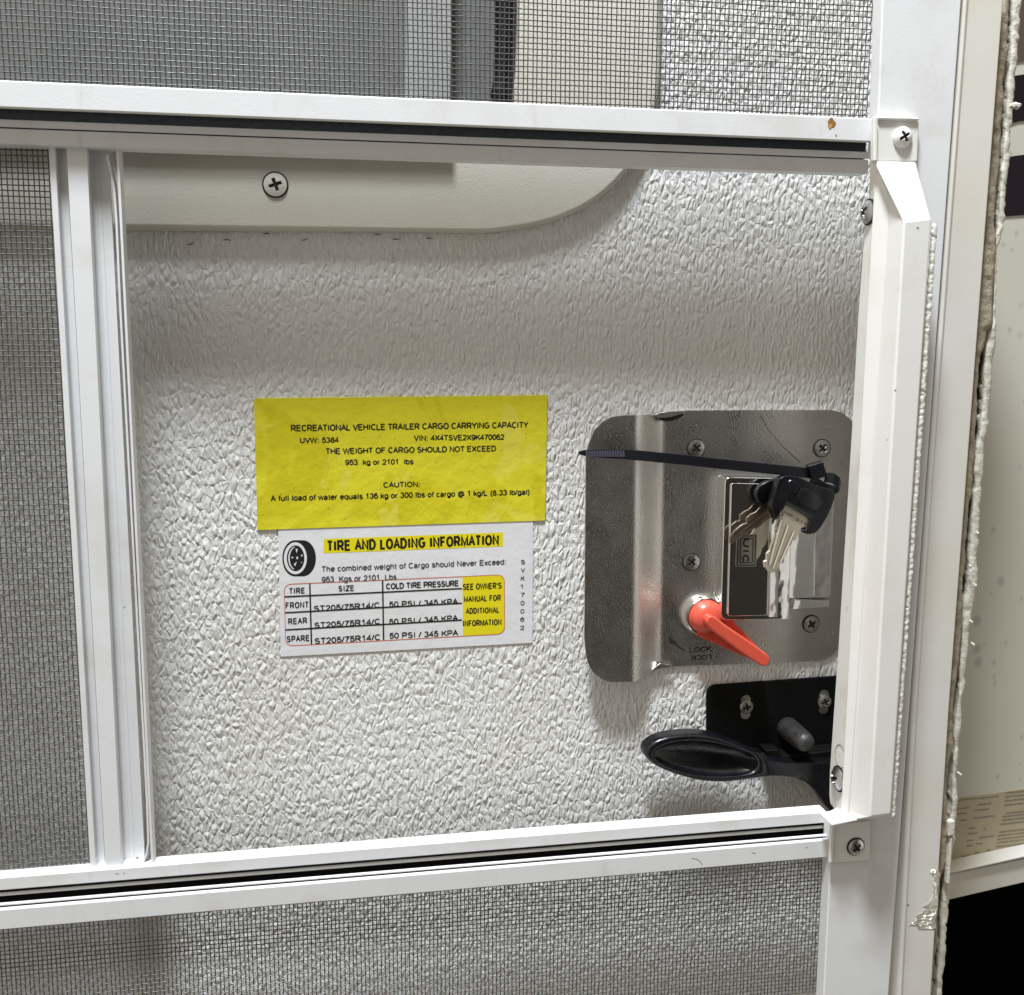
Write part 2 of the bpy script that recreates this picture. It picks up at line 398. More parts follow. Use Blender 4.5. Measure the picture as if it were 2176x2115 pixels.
# upright sans letters as pen strokes: capital height 1, advance width first
_S = _arc(.42, .74, .32, .26, 25, 230) + _arc(.42, .265, .36, .265, 62, -155)
_c = lambda cx=.36: _arc(cx, .37, .30, .37, 45, 315)
GL = {
 ' ': (.39, []), 'A': (.93, [[(.03, 0), (.465, 1), (.90, 0)], [(.18, .36), (.75, .36)]]),
 'C': (1.0, [_arc(.52, .5, .42, .5, 42, 318, 18)]), 'D': (1.0, [[(.10, 0), (.10, 1), (.45, 1)] + _arc(.45, .5, .44, .5, 90, -90, 14) + [(.10, 0)]]),
 'E': (.93, [[(.84, 0), (.11, 0), (.11, 1), (.82, 1)], [(.11, .53), (.77, .53)]]), 'F': (.85, [[(.11, 0), (.11, 1), (.78, 1)], [(.11, .52), (.68, .52)]]),
 'G': (1.08, [_arc(.55, .5, .45, .5, 48, 318, 18) + [(.96, .22), (.96, .48), (.58, .48)]]), 'H': (1.0, [[(.11, 0), (.11, 1)], [(.89, 0), (.89, 1)], [(.11, .53), (.89, .53)]]),
 'I': (.39, [[(.195, 0), (.195, 1)]]), 'K': (.93, [[(.11, 0), (.11, 1)], [(.86, 1), (.11, .36)], [(.38, .60), (.90, 0)]]), 'L': (.78, [[(.11, 1), (.11, 0), (.74, 0)]]),
 'M': (1.16, [[(.10, 0), (.10, 1), (.58, .06), (1.06, 1), (1.06, 0)]]), 'N': (1.0, [[(.11, 0), (.11, 1), (.89, 0), (.89, 1)]]),
 'O': (1.08, [_arc(.54, .5, .45, .5, 90, 450, 26)]), 'P': (.93, [[(.11, 0), (.11, 1), (.55, 1)] + _arc(.55, .72, .30, .28, 90, -90, 10) + [(.11, .44)]]),
 'R': (1.0, [[(.11, 0), (.11, 1), (.58, 1)] + _arc(.58, .735, .30, .265, 90, -90, 10) + [(.11, .47)], [(.50, .47), (.92, 0)]]),
 'S': (.93, [[(x + .03, y) for x, y in _S]]), 'T': (.85, [[(.03, 1), (.82, 1)], [(.425, 1), (.425, 0)]]), 'U': (1.0, [[(.11, 1), (.11, .40)] + _arc(.5, .38, .39, .38, 180, 360, 14) + [(.89, 1)]]),
 'V': (.93, [[(.03, 1), (.465, 0), (.90, 1)]]), 'W': (1.32, [[(.03, 1), (.34, 0), (.66, .98), (.98, 0), (1.29, 1)]]), 'X': (.93, [[(.05, 0), (.88, 1)], [(.05, 1), (.88, 0)]]),
 'Y': (.93, [[(.03, 1), (.465, .46), (.90, 1)], [(.465, .46), (.465, 0)]]), 'Z': (.85, [[(.06, 1), (.80, 1), (.04, 0), (.82, 0)]]),
 '0': (.78, [_arc(.39, .5, .32, .5, 90, 450, 22)]), '1': (.78, [[(.17, .76), (.46, .98), (.46, 0)]]), '2': (.78, [_arc(.39, .70, .31, .29, 170, -25, 12) + [(.07, 0), (.72, 0)]]),
 '3': (.78, [_arc(.37, .745, .27, .25, 160, -90, 12), _arc(.37, .265, .32, .26, 90, -165, 14)]), '4': (.78, [[(.55, 0), (.55, 1), (.04, .27), (.75, .27)]]),
 '5': (.78, [[(.68, 1), (.19, 1), (.12, .50)] + _arc(.39, .325, .325, .32, 130, -160, 16)]), '6': (.78, [_arc(.43, .60, .35, .40, 50, 180, 10) + _arc(.395, .33, .315, .33, 180, 540, 22)]),
 '7': (.78, [[(.06, .98), (.71, .98), (.38, .42), (.28, 0)]]), '8': (.78, [_arc(.39, .755, .25, .24, 90, 450, 18), _arc(.39, .265, .32, .265, 90, 450, 20)]), '9': (.78, [_arc(.39, .67, .315, .32, 0, 360, 20) + _arc(.35, .40, .355, .40, 0, -130, 10)]),
 'a': (.78, [_arc(.37, .50, .27, .235, 160, 0, 8) + [(.64, .12), (.70, 0)], [(.64, .42), (.34, .36)] + _arc(.30, .19, .23, .18, 110, 330, 10) + [(.64, .22)]]),
 'b': (.78, [[(.10, 1), (.10, 0)], _arc(.40, .365, .30, .365, 180, -180, 18)]), 'c': (.70, [_c()]), 'd': (.78, [[(.68, 1), (.68, 0)], _arc(.38, .365, .30, .365, 0, 360, 18)]),
 'e': (.78, [[(.07, .39), (.70, .39)] + _arc(.39, .37, .32, .37, 5, 320, 18)]), 'f': (.39, [[(.20, 0), (.20, .80)] + _arc(.38, .80, .18, .19, 180, 80, 6), [(.04, .72), (.38, .72)]]),
 'g': (.78, [_arc(.38, .37, .30, .36, 0, 360, 18), [(.68, .73), (.68, -.04)] + _arc(.38, -.03, .30, .23, 0, -160, 9)]), 'h': (.78, [[(.10, 1), (.10, 0)], [(.10, .45)] + _arc(.38, .46, .28, .27, 170, 0, 9) + [(.66, 0)]]),
 'i': (.32, [[(.16, 0), (.16, .72)], [(.16, .88), (.16, 1.0)]]), 'k': (.70, [[(.10, 1), (.10, 0)], [(.62, .72), (.10, .24)], [(.30, .44), (.66, 0)]]), 'l': (.31, [[(.155, 1), (.155, 0)]]),
 'm': (1.16, [[(.10, .72), (.10, 0)], [(.10, .45)] + _arc(.34, .48, .24, .25, 170, 0, 8) + [(.58, 0)], [(.58, .45)] + _arc(.82, .48, .24, .25, 170, 0, 8) + [(1.06, 0)]]),
 'n': (.78, [[(.10, .72), (.10, 0)], [(.10, .45)] + _arc(.38, .46, .28, .27, 170, 0, 9) + [(.66, 0)]]), 'o': (.78, [_arc(.39, .365, .32, .365, 90, 450, 20)]),
 'q': (.78, [_arc(.38, .365, .30, .365, 0, 360, 18), [(.68, .73), (.68, -.28)]]), 'r': (.47, [[(.11, .72), (.11, 0)], [(.11, .42)] + _arc(.34, .46, .23, .27, 170, 75, 6)]),
 's': (.70, [_arc(.34, .55, .24, .185, 25, 235, 9) + _arc(.34, .19, .28, .19, 60, -155, 10)]), 't': (.39, [[(.20, .94), (.20, .16)] + _arc(.34, .15, .14, .15, 180, 285, 5), [(.03, .72), (.36, .72)]]),
 'u': (.78, [[(.11, .72), (.11, .27)] + _arc(.39, .26, .28, .26, 180, 350, 9), [(.67, .72), (.67, 0)]]), 'v': (.70, [[(.04, .72), (.35, 0), (.66, .72)]]),
 'w': (1.0, [[(.03, .72), (.26, 0), (.50, .70), (.74, 0), (.97, .72)]]), 'x': (.70, [[(.05, 0), (.65, .72)], [(.05, .72), (.65, 0)]]), 'y': (.70, [[(.04, .72), (.35, 0)], [(.66, .72), (.30, -.18), (.10, -.26)]]),
 ':': (.39, [[(.20, 0), (.20, .13)], [(.20, .59), (.20, .72)]]), '.': (.39, [[(.20, 0), (.20, .13)]]), "'": (.27, [[(.13, 1), (.13, .68)]]), '/': (.39, [[(.01, 0), (.38, 1)]]),
 '(': (.47, [_arc(.72, .36, .54, .75, 122, 238, 10)]), ')': (.47, [_arc(-.25, .36, .54, .75, 58, -58, 10)]),
 '@': (1.42, [_arc(.70, .36, .26, .28, 0, 360, 14), [(.96, .62), (.93, .12)] + _arc(.72, .36, .58, .60, -20, 300, 22)]),
}
def text(parent, s, p0, p1, cap, Y, mat, bold=0.0, name="lettering", up=None, pen=.185):
    "flat lettering in pen strokes between two baseline pixels at depth Y; cap = capital height in pixels"
    A, B = P(*p0, Y), P(*p1, Y); d = B - A; ln = d.length; d.normalize()
    upv = Vector((0, 1, 0)).cross(d)
    if upv.z < 0: upv = -upv
    if up is not None: upv = (P(p0[0] + up[0], p0[1] + up[1], Y) - A).normalized()
    ls = .10 if bold < .02 else .23
    tot = sum(GL[ch][0] + ls for ch in s) - ls
    x0 = min(x for st in GL[s[0]][1] for x, y in st); last = GL[s[-1]]
    x1 = tot - last[0] + max(x for st in last[1] for x, y in st)
    sy = cap * (0.44 + Y) / F; sx = ln / max(.05, (x1 - x0)) if x1 - x0 > .05 else sy
    wd = (pen + bold * 1.9) * (sy if bold < .02 else .5 * (sy + max(sx, .6 * sy))) / 2
    mb = MB(); x = -x0; q = 0
    for ch in s:
        for st in GL[ch][1]:
            pts = [Vector(((x + a) * sx, b * (1 - pen * .7) * sy + pen * .35 * sy)) for a, b in st]
            closed = (pts[0] - pts[-1]).length < 1e-7
            L_, R_ = [], []
            for i_ in range(len(pts)):
                pa = pts[i_ - 1] if i_ > 0 else (pts[-2] if closed else None)
                pb = pts[i_ + 1] if i_ < len(pts) - 1 else (pts[1] if closed else None)
                t1 = (pts[i_] - pa).normalized() if pa is not None else None
                t2 = (pb - pts[i_]).normalized() if pb is not None else None
                t1 = t1 or t2; t2 = t2 or t1
                n1 = Vector((-t1.y, t1.x)); n2 = Vector((-t2.y, t2.x)); m = n1 + n2
                m = n1 if m.length < .3 else m.normalized()
                k = wd / max(.45, m.dot(n1))
                L_.append(pts[i_] + m * k); R_.append(pts[i_] - m * k)
            oy = Vector((0, -1e-6 * (q % 5), 0)); q += 1
            f3 = lambda p: A + d * p.x + upv * p.y + oy
            n = len(pts)
            mb.add([f3(p) for p in L_] + [f3(p) for p in R_], [(i_, i_ + 1, n + i_ + 1, n + i_) for i_ in range(n - 1)])
        x += GL[ch][0] + ls
    return mb.build(name, mat, parent, smooth=False, fixn=False)

def line(mb, a, b, wpx, Y, mi=0):
    a, b = Vector(a), Vector(b); t = (b - a).normalized(); n = Vector((-t.y, t.x)) * (wpx / 2)
    mb.sheet([tuple(a + n), tuple(b + n), tuple(b - n), tuple(a - n)], Y, mi)

def weave(x0, x1, z0, z1, Y, px, pz, r, name, parent):
    nx = int((x1 - x0) / px) + 1; nz = int((z1 - z0) / pz) + 1
    mb = MB(); V = mb.v; Fc = mb.f
    offs = [(1, 0), (0, 1), (-1, 0), (0, -1)]
    def strip(pts, axis, rr):
        b = len(V)
        for p in pts:
            for a, c in offs:
                if axis == 0: V.append((p[0], p[1] + rr * a, p[2] + rr * c))
                else: V.append((p[0] + rr * a, p[1] + rr * c, p[2]))
        for i in range(len(pts) - 1):
            for k in range(4):
                Fc.append((b + i * 4 + k, b + i * 4 + (k + 1) % 4, b + i * 4 + 4 + (k + 1) % 4, b + i * 4 + 4 + k))
    bowx = [random.gauss(0, px * .05) for _ in range(nx)]; bowz = [random.gauss(0, pz * .05) for _ in range(nz)]
    for j in range(nz):
        z = z0 + j * pz + bowz[j]
        strip([(x0 + i * px, Y + r * .8 * (1 if (i + j) % 2 else -1), z + .00012 * math.sin(i * .13 + j * .3)) for i in range(nx)], 0, r)
    for i in range(nx):
        x = x0 + i * px + bowx[i]
        strip([(x + .00010 * math.sin(j * .17 + i * .21), Y - r * .8 * (1 if (i + j) % 2 else -1), z0 + j * pz) for j in range(nz)], 2, r)
    mb.mi = [0] * len(Fc)
    return mb.build(name, WIRE, parent, fixn=False, ang=180)

# ------------------------------------------------------------------ main door behind
YD = 0.045
door = root("main_door", (0, YD, 1.2), "pebbled cream inner face of the vehicle's entry door behind the screen door", "door")
mb = MB(); mb.box(-.35, .262, YD, YD + .03, .80, 1.70); mb.build("door_skin", SKIN, door, smooth=False)
# window trim: right side bar and bottom bar with a big rounded corner, as one ring piece
YT = YD - .006
def zat(v, Y, u=600): return P(u, v, Y).z
outer = [(-200, -150), (1406, -150), (1405, 150), (1400, 210), (1380, 290), (1340, 360), (1275, 425), (1190, 468), (1110, 485), (1040, 494), (700, 491), (200, 487), (-200, 483)]
outer_s = [outer[0], outer[1]] + smooth_loop(outer[2:10], 2, False) + outer[10:]
inner = [(1098, -150), (1095, 60), (1091, 150), (1078, 205), (1040, 245), (960, 258), (400, 250), (-200, 244)]
inner_s = [inner[0]] + smooth_loop(inner[1:6], 2, False) + inner[6:]
def ring_bar(mb, out, inn, Yf, Yb, n=90, inset=0):
    def resample(pl):
        pv = [Vector(p) for p in pl]; ds = [0]
        for a, b in zip(pv, pv[1:]): ds.append(ds[-1] + (b - a).length)
        res = []
        for k in range(n):
            t = ds[-1] * k / (n - 1); i = 0
            while i < len(ds) - 2 and ds[i + 1] < t: i += 1
            q = (t - ds[i]) / max(1e-9, ds[i + 1] - ds[i]); res.append(tuple(pv[i].lerp(pv[i + 1], q)))
        return res
    o, i_ = resample(out), resample(inn)
    b = len(mb.v); rows = []
    ed = .0022
    for k in range(n):
        a, c = P(*o[k], Yf), P(*i_[k], Yf); dirv = (c - a).normalized()
        mb.v += [(a.x, Yb, a.z), (a.x, Yf + ed, a.z), tuple(a + dirv * ed * .3 + Vector((0, ed * .3, 0))), tuple(a + dirv * ed), tuple(a + dirv * ed * 1.3), tuple(c - dirv * ed * 1.3),
                 tuple(c - dirv * ed), (c.x, Yf + ed, c.z), (c.x, Yb, c.z)]
    for k in range(n - 1):
        for q in range(8):
            s = b + k * 9 + q
            mb.f.append((s, s + 1, s + 10, s + 9)); mb.mi.append(0)
mb = MB(); ring_bar(mb, outer_s[1:], inner_s, YT, YD - .0002)
trim = mb.build("window_trim", TRIM, door, ang=60)
screw(trim, P(585, 393, YT), 24.5 * PXM * 1.09 * .93, rot=.35, mat=TRIM, dome=.10, ring=True)
mb = MB()
gk = [(1098, -140), (1095, 60), (1091, 150), (1087, 215), (1084, 250)]
mb.tube([P(u - 22, v, YT - .001) for u, v in smooth_loop(gk, 2, False)], [.0046 + random.uniform(-.0005, .0005) for _ in range(len(smooth_loop(gk, 2, False)))], 8)
mb.build("window_gasket", RUBBER, trim)
mb = MB(); mb.pix([(-260, -160), (1080, -160), (1076, 240), (-260, 240)], YD - .0012, YD - .0003); mb.build("window_pane", PANE, trim, smooth=False)
mb = MB(); mb.pix([(868, -160), (964, -160), (958, 236), (862, 236)], YT - .006, YD - .0014)
mb.build("shade_rail", SHADE, trim, .001)
mb = MB(); mb.pix([(-260, 226), (960, 250), (958, 300), (-260, 270)], YT - .006, YT + .001)
mb.build("shade_bar", TRIM, trim, .001)
for x0, y in ((398, 520), (475, 510), (640, 511), (835, 509), (905, 507), (560, 497), (795, 499)):
    a = P(x0, y, YD - .0003); mb = MB()
    mb.tube([a, a + Vector((.0016, 0, .0002)), a + Vector((.003, 0, random.uniform(-.0004, .0012)))], [.00012, .00022, .0001], 5); mb.build("sealant_crumb", BLACKMARK, door)

# ------------------------------------------------------------------ screen door
sd = root("screen_door", (0, .004, 1.2), "white aluminium screen door with sliding panel and grey mesh in front of the entry door", "screen door")
# right stile with a cut-out where the lock sits
mb = MB()
mb.pix([(1877, -60), (1866, 247), (1863, 330), (1886, 352), (1812, 1722), (1768, 1745), (1750, 2115), (1747, 2180), (1885, 2180), (1889, 2115), (2044, 0), (2049, -60)], 0.0, .0085)
stile = mb.build("stile", WHITE, sd, .0009)
XR_T = P(1866, 250, .002).x; XR_B = P(1768, 1790, .002).x
XL = -.26
def zz(v, Y): return P(0, v, Y).z
def rail(boxes, xr, bevel=.0007):
    mb = MB()
    for v0, v1, y0, y1 in boxes: mb.box(XL, xr, y0, y1, zz(v1, y0), zz(v0, y0))
    return mb.build("rail", WHITE, sd, bevel)
top = rail([(170, 229, .002, .0045), (253, 269, .0072, .0088), (272, 307, .0080, .0165)], XR_T)
mb = MB(); mb.box(XL, XR_T, .0114, .0165, zz(270.5, .0114), zz(178, .0114))  # black filler strip makes the groove between the lips dark
g = mb.build("groove_filler", RUBBER, top, smooth=False)
bot = rail([(1866, 1893, .0080, .0165), (1899, 1906, .0090, .0104), (1921, 1927, .0050, .0064), (1934, 1977, .002, .0045)], XR_B, .0005)
mb = MB(); mb.box(XL, XR_B, .0112, .0160, zz(1958, .0112), zz(1895.5, .0112)); mb.build("groove_filler", RUBBER, bot, smooth=False)
# marks on the rails
mb = MB()
def blob(mb, u, v, rx, ry, Y, mi=0, n=14, j=.3):
    mb.sheet([(u + rx * math.cos(6.283 * k / n) * (1 + random.uniform(-j, j)), v + ry * math.sin(6.283 * k / n) * (1 + random.uniform(-j, j))) for k in range(n)], Y, mi)
blob(mb, 1767, 263, 8, 11, .0019); blob(mb, 1777, 288, 1.5, 2.5, .0019); blob(mb, 1764, 268, 4, 6, .00185, 1)
mb.build("rust_spot", [RUST, Mat("rust_light", (.45, .27, .10), .7).m], top, smooth=False)
for pl3, Y, m_, w_, p_ in (([(1470, 1824), (1480, 1826), (1488, 1831), (1492, 1838)], .0019, BLACKMARK, 1.8, bot), ([(1597, 1812), (1606, 1814)], .0019, BLACKMARK, 1.8, bot), ([(1712, 1803), (1716, 1800)], .0019, BLACKMARK, 1.8, bot),
        ([(245, 1857), (253, 1857)], .0079, BLACKMARK, 1.8, bot), ([(264, 1854), (264, 1858)], .0079, BLACKMARK, 1.8, bot), ([(580, 319), (588, 319)], .0079, FADED, 1.2, top),
        ([(628, 317), (640, 318), (643, 314)], .0079, FADED, 1.2, top), ([(817, 320), (818, 312), (829, 314)], .0079, FADED, 1.2, top), ([(1180, 335), (1186, 336)], .0079, FADED, 1.2, top)):
    mb = MB(); mb.tube([P(u, v, Y + .0002) for u, v in pl3], w_ * PXM / 2, 5); mb.build("scuff", m_, p_)

# meshes
YS = .0100
xl, xr = -.25, P(1850, 130, YS).x
weave(XL, xr, zz(205, YS), zz(-150, YS), YS, .00200, .00230, .00025, "insect_screen", sd)
weave(XL, P(1752, 1960, YS).x, zz(2300, YS), zz(1952, YS), YS, .00186, .00200, .00025, "insect_screen", sd)

# sliding panel: ribbed upright plus its own mesh
YP = .0105
def upright(mb, t0, t1, b0, b1, Y0, Y1, mi=0):
    f = [P(t0, 306, Y0), P(t1, 306, Y0), P(b1, 1850, Y0), P(b0, 1850, Y0)]
    zt = P(150, 300, .0105).z + .003; zb = P(240, 1846, .0105).z
    for p in f: p.z = zt if p.z > 1.2 else zb
    mb.prism(f, [Vector((p.x, Y1, p.z)) for p in f], mi)
mb = MB()
upright(mb, 103, 116, 192, 204, YP + .0005, .0180)
upright(mb, 116.5, 140, 204.5, 224, YP + .0042, .0175)
upright(mb, 140.5, 184, 224.5, 259, YP, .0172)
upright(mb, 184.5, 230, 259.5, 309, YP + .0055, .0175)
for i in range(3):
    a = 190 + i * 9; b = 266 + i * 10
    upright(mb, a, a + 2.2, b, b + 2.2, YP + .0053, YP + .0058)
upright(mb, 246, 252, 322, 327, YP - .0002, .0180)
pan = mb.build("sliding_panel", WHITE, sd, .0005)
mb = MB()  # curled lip
tab = [(330, 225), (365, 233), (400, 240), (470, 245), (650, 253), (1700, 310), (1790, 313), (1815, 309), (1838, 300)]
pl = [P(u, v, YP + .0012) for v, u in tab]
bk = [P(u + 5, v, YP + .0050) for v, u in tab]
fr2 = [p + Vector((.0008, 0, 0)) for p in pl]; bk2 = [p + Vector((.0008, 0, 0)) for p in bk]
n = len(pl)
mb.add(pl + fr2 + bk2 + bk, [(i + a * n, i + 1 + a * n, i + 1 + ((a + 1) % 4) * n, i + ((a + 1) % 4) * n) for i in range(n - 1) for a in range(4)] + [(0, n, 2 * n, 3 * n), (n - 1, 2 * n - 1, 3 * n - 1, 4 * n - 1)])
mb.build("pull_lip", WHITE, pan)
weave(XL, P(110, 306, .0150).x, P(100, 1862, .0150).z, P(100, 296, .0150).z, .0150, .00196, .00225, .00025, "insect_screen", pan)

# strike plate on the stile's inner side
def X0(v):
    a, b = P(1879, 567, -.006).x, P(1809, 1718, -.006).x
    return a + (b - a) * (v - 567) / (1718 - 567)
out = [(1884, 350), (1889, 430), (1879, 567), (1829, 1380), (1809, 1718), (1806, 1742), (1781, 1744), (1778, 1726), (1764, 1708), (1762, 1690), (1763, 1640), (1781, 1380), (1811, 898), (1823, 678), (1831, 567), (1838, 480), (1847, 420), (1858, 385)]
mb = MB(); f = [PX(u, v, X0(v)) for u, v in out]; mb.prism(f, [p + Vector((.0014, 0, 0)) for p in f])
plate = mb.build("strike_plate", STAINED, sd, .0003)
for (u, v), r in (((1847, 451), .0052), ((1783, 1655), .0056)):
    c = PX(u, v, X0(v)) - Vector((.0003, 0, 0))
    screw(plate, c, r, (-1, 0, 0), .6, ZINC, .45, True)
mb = MB(); c = PX(1786, 1607, X0(1607)) - Vector((.0001, 0, 0))
mb.tube([c + Vector((0, .0052 * math.cos(q), .0056 * math.sin(q))) for q in [6.2832 * k / 32 for k in range(33)]], .00014, 5, cap=False); mb.build("screw_mark", FADED, plate)

# pull handle
YH = -.020
mb = MB()
fr = [P(1921, 474, YH), P(1980, 467, YH), P(1893, 1731, YH), P(1848, 1737, YH)]
tb = [P(1857, 343, -.0045), P(1945, 345, -.0045)]
bt = [P(1893, 1736, -.014), P(1800, 1745, -.0072)]
Bk = [P(1862, 343, -.0003), P(1950, 345, -.0003), Vector((bt[0].x, -.0003, bt[0].z)), Vector((bt[1].x, -.0003, bt[1].z))]
# rows: crease line half-way
cr = [P(1891, 420, -.007), P(1806, 1724, -.007)]
V = fr + tb + bt + Bk + cr
#   fr 0-3, tb 4-5, bt 6-7, Bk 8-11, cr 12,13
mb.add(V, [(0, 1, 2, 3), (4, 5, 1, 0), (4, 0, 12), (12, 0, 3, 13), (13, 3, 7), (3, 2, 6, 7), (1, 5, 9, 10, 6, 2), (4, 12, 13, 7, 11, 8), (8, 9, 5, 4), (11, 7, 6, 10), (8, 11, 10, 9)])
hd = mb.build("pull_handle", WHITE2, sd, .0010, smooth=False, seg=3)
mb = MB(); mb.pix([(1767, 1751), (1800, 1744), (1850, 1734), (1894, 1730), (1894, 1735), (1850, 1739.5), (1800, 1750), (1767, 1757)], -.0125, -.0005); mb.build("handle_end_lip", WHITE2, hd, .0006)
mb = MB()
mb.pix(rounded([(1857, 248), (1954, 250), (1950, 344), (1857, 343)], [6, 6, 0, 0]), -.0036, -.0002)
mb.pix([(1857, 247), (1866, 247), (1865, 343), (1857, 343)], -.0058, -.0037)
mb.pix([(1866.5, 247), (1954, 249), (1954, 256), (1866.5, 254)], -.0050, -.0037)
br = mb.build("handle_bracket", WHITE2, hd, .0007)
screw(br, P(1917, 292, -.0038), 22.5 * PXM, rot=.55, mat=paint("painted_screw", (.74, .74, .72), .3), dome=.5, ring=False)
mb = MB()
mb.pix([(1767, 1753), (1850, 1745), (1849, 1829), (1797, 1833), (1763, 1835)], -.0024, -.0003)
mb.pix([(1767, 1753), (1775, 1752), (1770, 1834), (1763, 1835)], -.0045, -.0025)
br = mb.build("handle_bracket", WHITE2, hd, .0006)
screw(br, P(1818, 1799, -.0026), 20 * PXM, rot=.75, mat=STEEL, dome=.3, ring=True, rec=BLACKMARK)
mb = MB()
pts = []; rad = []
for k in range(340):
    t = k / 339; u = 1986 + (1897 - 1986) * t; v = 478 + (1738 - 478) * t
    p = P(u + random.uniform(-1.3, 1.3), v, -.0165 + random.uniform(-.0002, .0002)); pts.append(p); rad.append((.00125 - .0003 * t) * (1 + random.uniform(-.08, .08)))
mb.tube(pts, rad, 7); mb.build("glue_bead", GLUE, hd, ang=180)

# ------------------------------------------------------------------ latch on the main door
la = root("door_latch", P(1500, 1200, YD), "nickel plated entry latch with chrome paddle and red lock lever", "latch")
top_t = [(185, 600), (190, 430), (205, 360), (240, 275), (290, 222), (345, 192), (420, 182), (540, 180), (600, 172), (660, 158), (800, 152), (1200, 150), (1690, 149), (1760, 165), (1815, 210), (1850, 300)]
bot_t = [(172, 1500), (178, 1600), (195, 1690), (230, 1755), (290, 1800), (340, 1815), (480, 1812), (530, 1790), (565, 1755), (620, 1738), (720, 1718), (1200, 1700), (1620, 1684), (1680, 1655), (1730, 1600), (1760, 1500)]
hx = [(170 + 12 * k, .0015 + .0095 * (1 - (lambda t: t * t * (3 - 2 * t))(min(1, max(0, (170 + 12 * k - 478) / 185))))) for k in range(50)] + [(1900, .0015)]
mb = MB(); cols = []; xs = [0.0]
NC, NR = 130, 40
for i in range(NC + 1):
    s = i / NC
    row = []
    # columns lean like the plate's own edges
    xt = 188 + (1815 - 188) * s if s > 0 else 188
    for j in range(NR + 1):
        t = j / NR
        xtop = 190 + (1840 - 190) * s; xbot = 176 + (1755 - 176) * s
        yt = lerp(top_t, xtop); yb = lerp(bot_t, xbot)
        if i == 0: yt, yb = 440, 1540
        y = yt + (yb - yt) * t; x = xtop + (xbot - xtop) * (y - 150) / 1650
        h = lerp(hx, x + (y - 800) * .012)
        row.append(P(*c4(x, y), YD - h))
    cols.append(row)
def grid(mb, rows, thick):
    n = len(rows[0]); m = len(rows); b = len(mb.v)
    for r in rows: mb.v += [tuple(p) for p in r]
    b2 = len(mb.v)
    for r in rows: mb.v += [(p.x, p.y + thick, p.z) for p in r]
    for i in range(m - 1):
        for j in range(n - 1):
            mb.f.append((b + i * n + j, b + i * n + j + 1, b + (i + 1) * n + j + 1, b + (i + 1) * n + j))
            mb.f.append((b2 + i * n + j, b2 + (i + 1) * n + j, b2 + (i + 1) * n + j + 1, b2 + i * n + j + 1))
    for i in range(m - 1):
        for j in (0, n - 1): mb.f.append((b + i * n + j, b + (i + 1) * n + j, b2 + (i + 1) * n + j, b2 + i * n + j))
    for j in range(n - 1):
        for i in (0, m - 1): mb.f.append((b + i * n + j, b + i * n + j + 1, b2 + i * n + j + 1, b2 + i * n + j))
    mb.mi = [0] * len(mb.f)
grid(mb, cols, .0013)
pl_ = mb.build("latch_plate", NICKEL, la, ang=40)
YL = YD - .0015
for x, y, rt in ((862, 382, .75), (1632, 382, .85), (832, 1078, .8), (1565, 1457, .6)):
    screw(la, P(*c4(x, y), YL - .0002), 19 * PXM * 1.09, rot=rt, mat=STEEL, dome=.16)
mb = MB(); mb.pix([c4(*p) for p in smooth_loop([(596, 180), (660, 160), (800, 151), (798, 163), (730, 186), (650, 200)], 1)], YD - .0058, YD - .0030); fl_ = mb.build("fold_lip", NICKEL, la, .0004)
mb = MB(); mb.pix([c4(*p) for p in smooth_loop([(640, 200), (700, 194), (795, 164), (770, 196), (700, 220), (655, 216)], 1)], YD - .0050, YD - .0028); mb.build("fold_shade", BLACKMARK, fl_)  # black sliver painted in for the shade inside the crease
mb = MB(); mb.pix([c4(*p) for p in ((575, 1752), (640, 1700), (725, 1712), (640, 1734))], YD - .0040, YD - .0025); mb.build("fold_lip", NICKEL, la, .0003)
# finger cup, right of the paddle
mb = MB()
mb.pix(rounded([c4(1380, 585), c4(1712, 592), c4(1685, 1296), c4(1370, 1305)], [2, 4, 8, 2]), YL - .0022, YL - .0001)
cup = mb.build("finger_cup", CHROME, la, .0008)
mb = MB()
a = [P(*c4(x, y), Y) for x, y, Y in ((1592, 600, YL - .0030), (1704, 604, YL - .0062), (1680, 1285, YL - .0062), (1582, 1290, YL - .0030))]
mb.prism(a, [Vector((p.x, YL - .0023, p.z)) for p in a]); mb.build("cup_wall", CHROME, cup, .0004)
mb = MB(); mb.pix(rounded([c4(1465, 1312), c4(1684, 1312), c4(1678, 1355), c4(1450, 1372)], 3), YL - .0052, YL - .0002)
mb.build("catch_tab", CHROME, la, .0005)
# paddle
YPd = YD - .0125
mb = MB()
o_ = rounded([c4(1040, 560), c4(1452, 566), c4(1432, 1432), c4(1012, 1436)], [14, 3, 3, 16])
mb.pix(o_, YPd + .0010, YL - .0002)
pad = mb.build("paddle", CHROME, la, .0016, seg=4)
mb = MB(); mb.pix(rounded([c4(1078, 596), c4(1318, 600), c4(1298, 1408), c4(1056, 1412)], 6), YPd - .0002, YPd + .0012); mb.build("mirror_face", CHROME, pad, .0004)
mb = MB()
a = [P(*c4(x, y), Y) for x, y, Y in ((1330, 590, YPd - .0004), (1436, 592, YPd + .0026), (1418, 1416, YPd + .0026), (1310, 1418, YPd - .0004))]
mb.prism(a, [Vector((p.x, YPd + .0030, p.z)) for p in a]); mb.build("paddle_bevel", CHROME, pad, .0003)
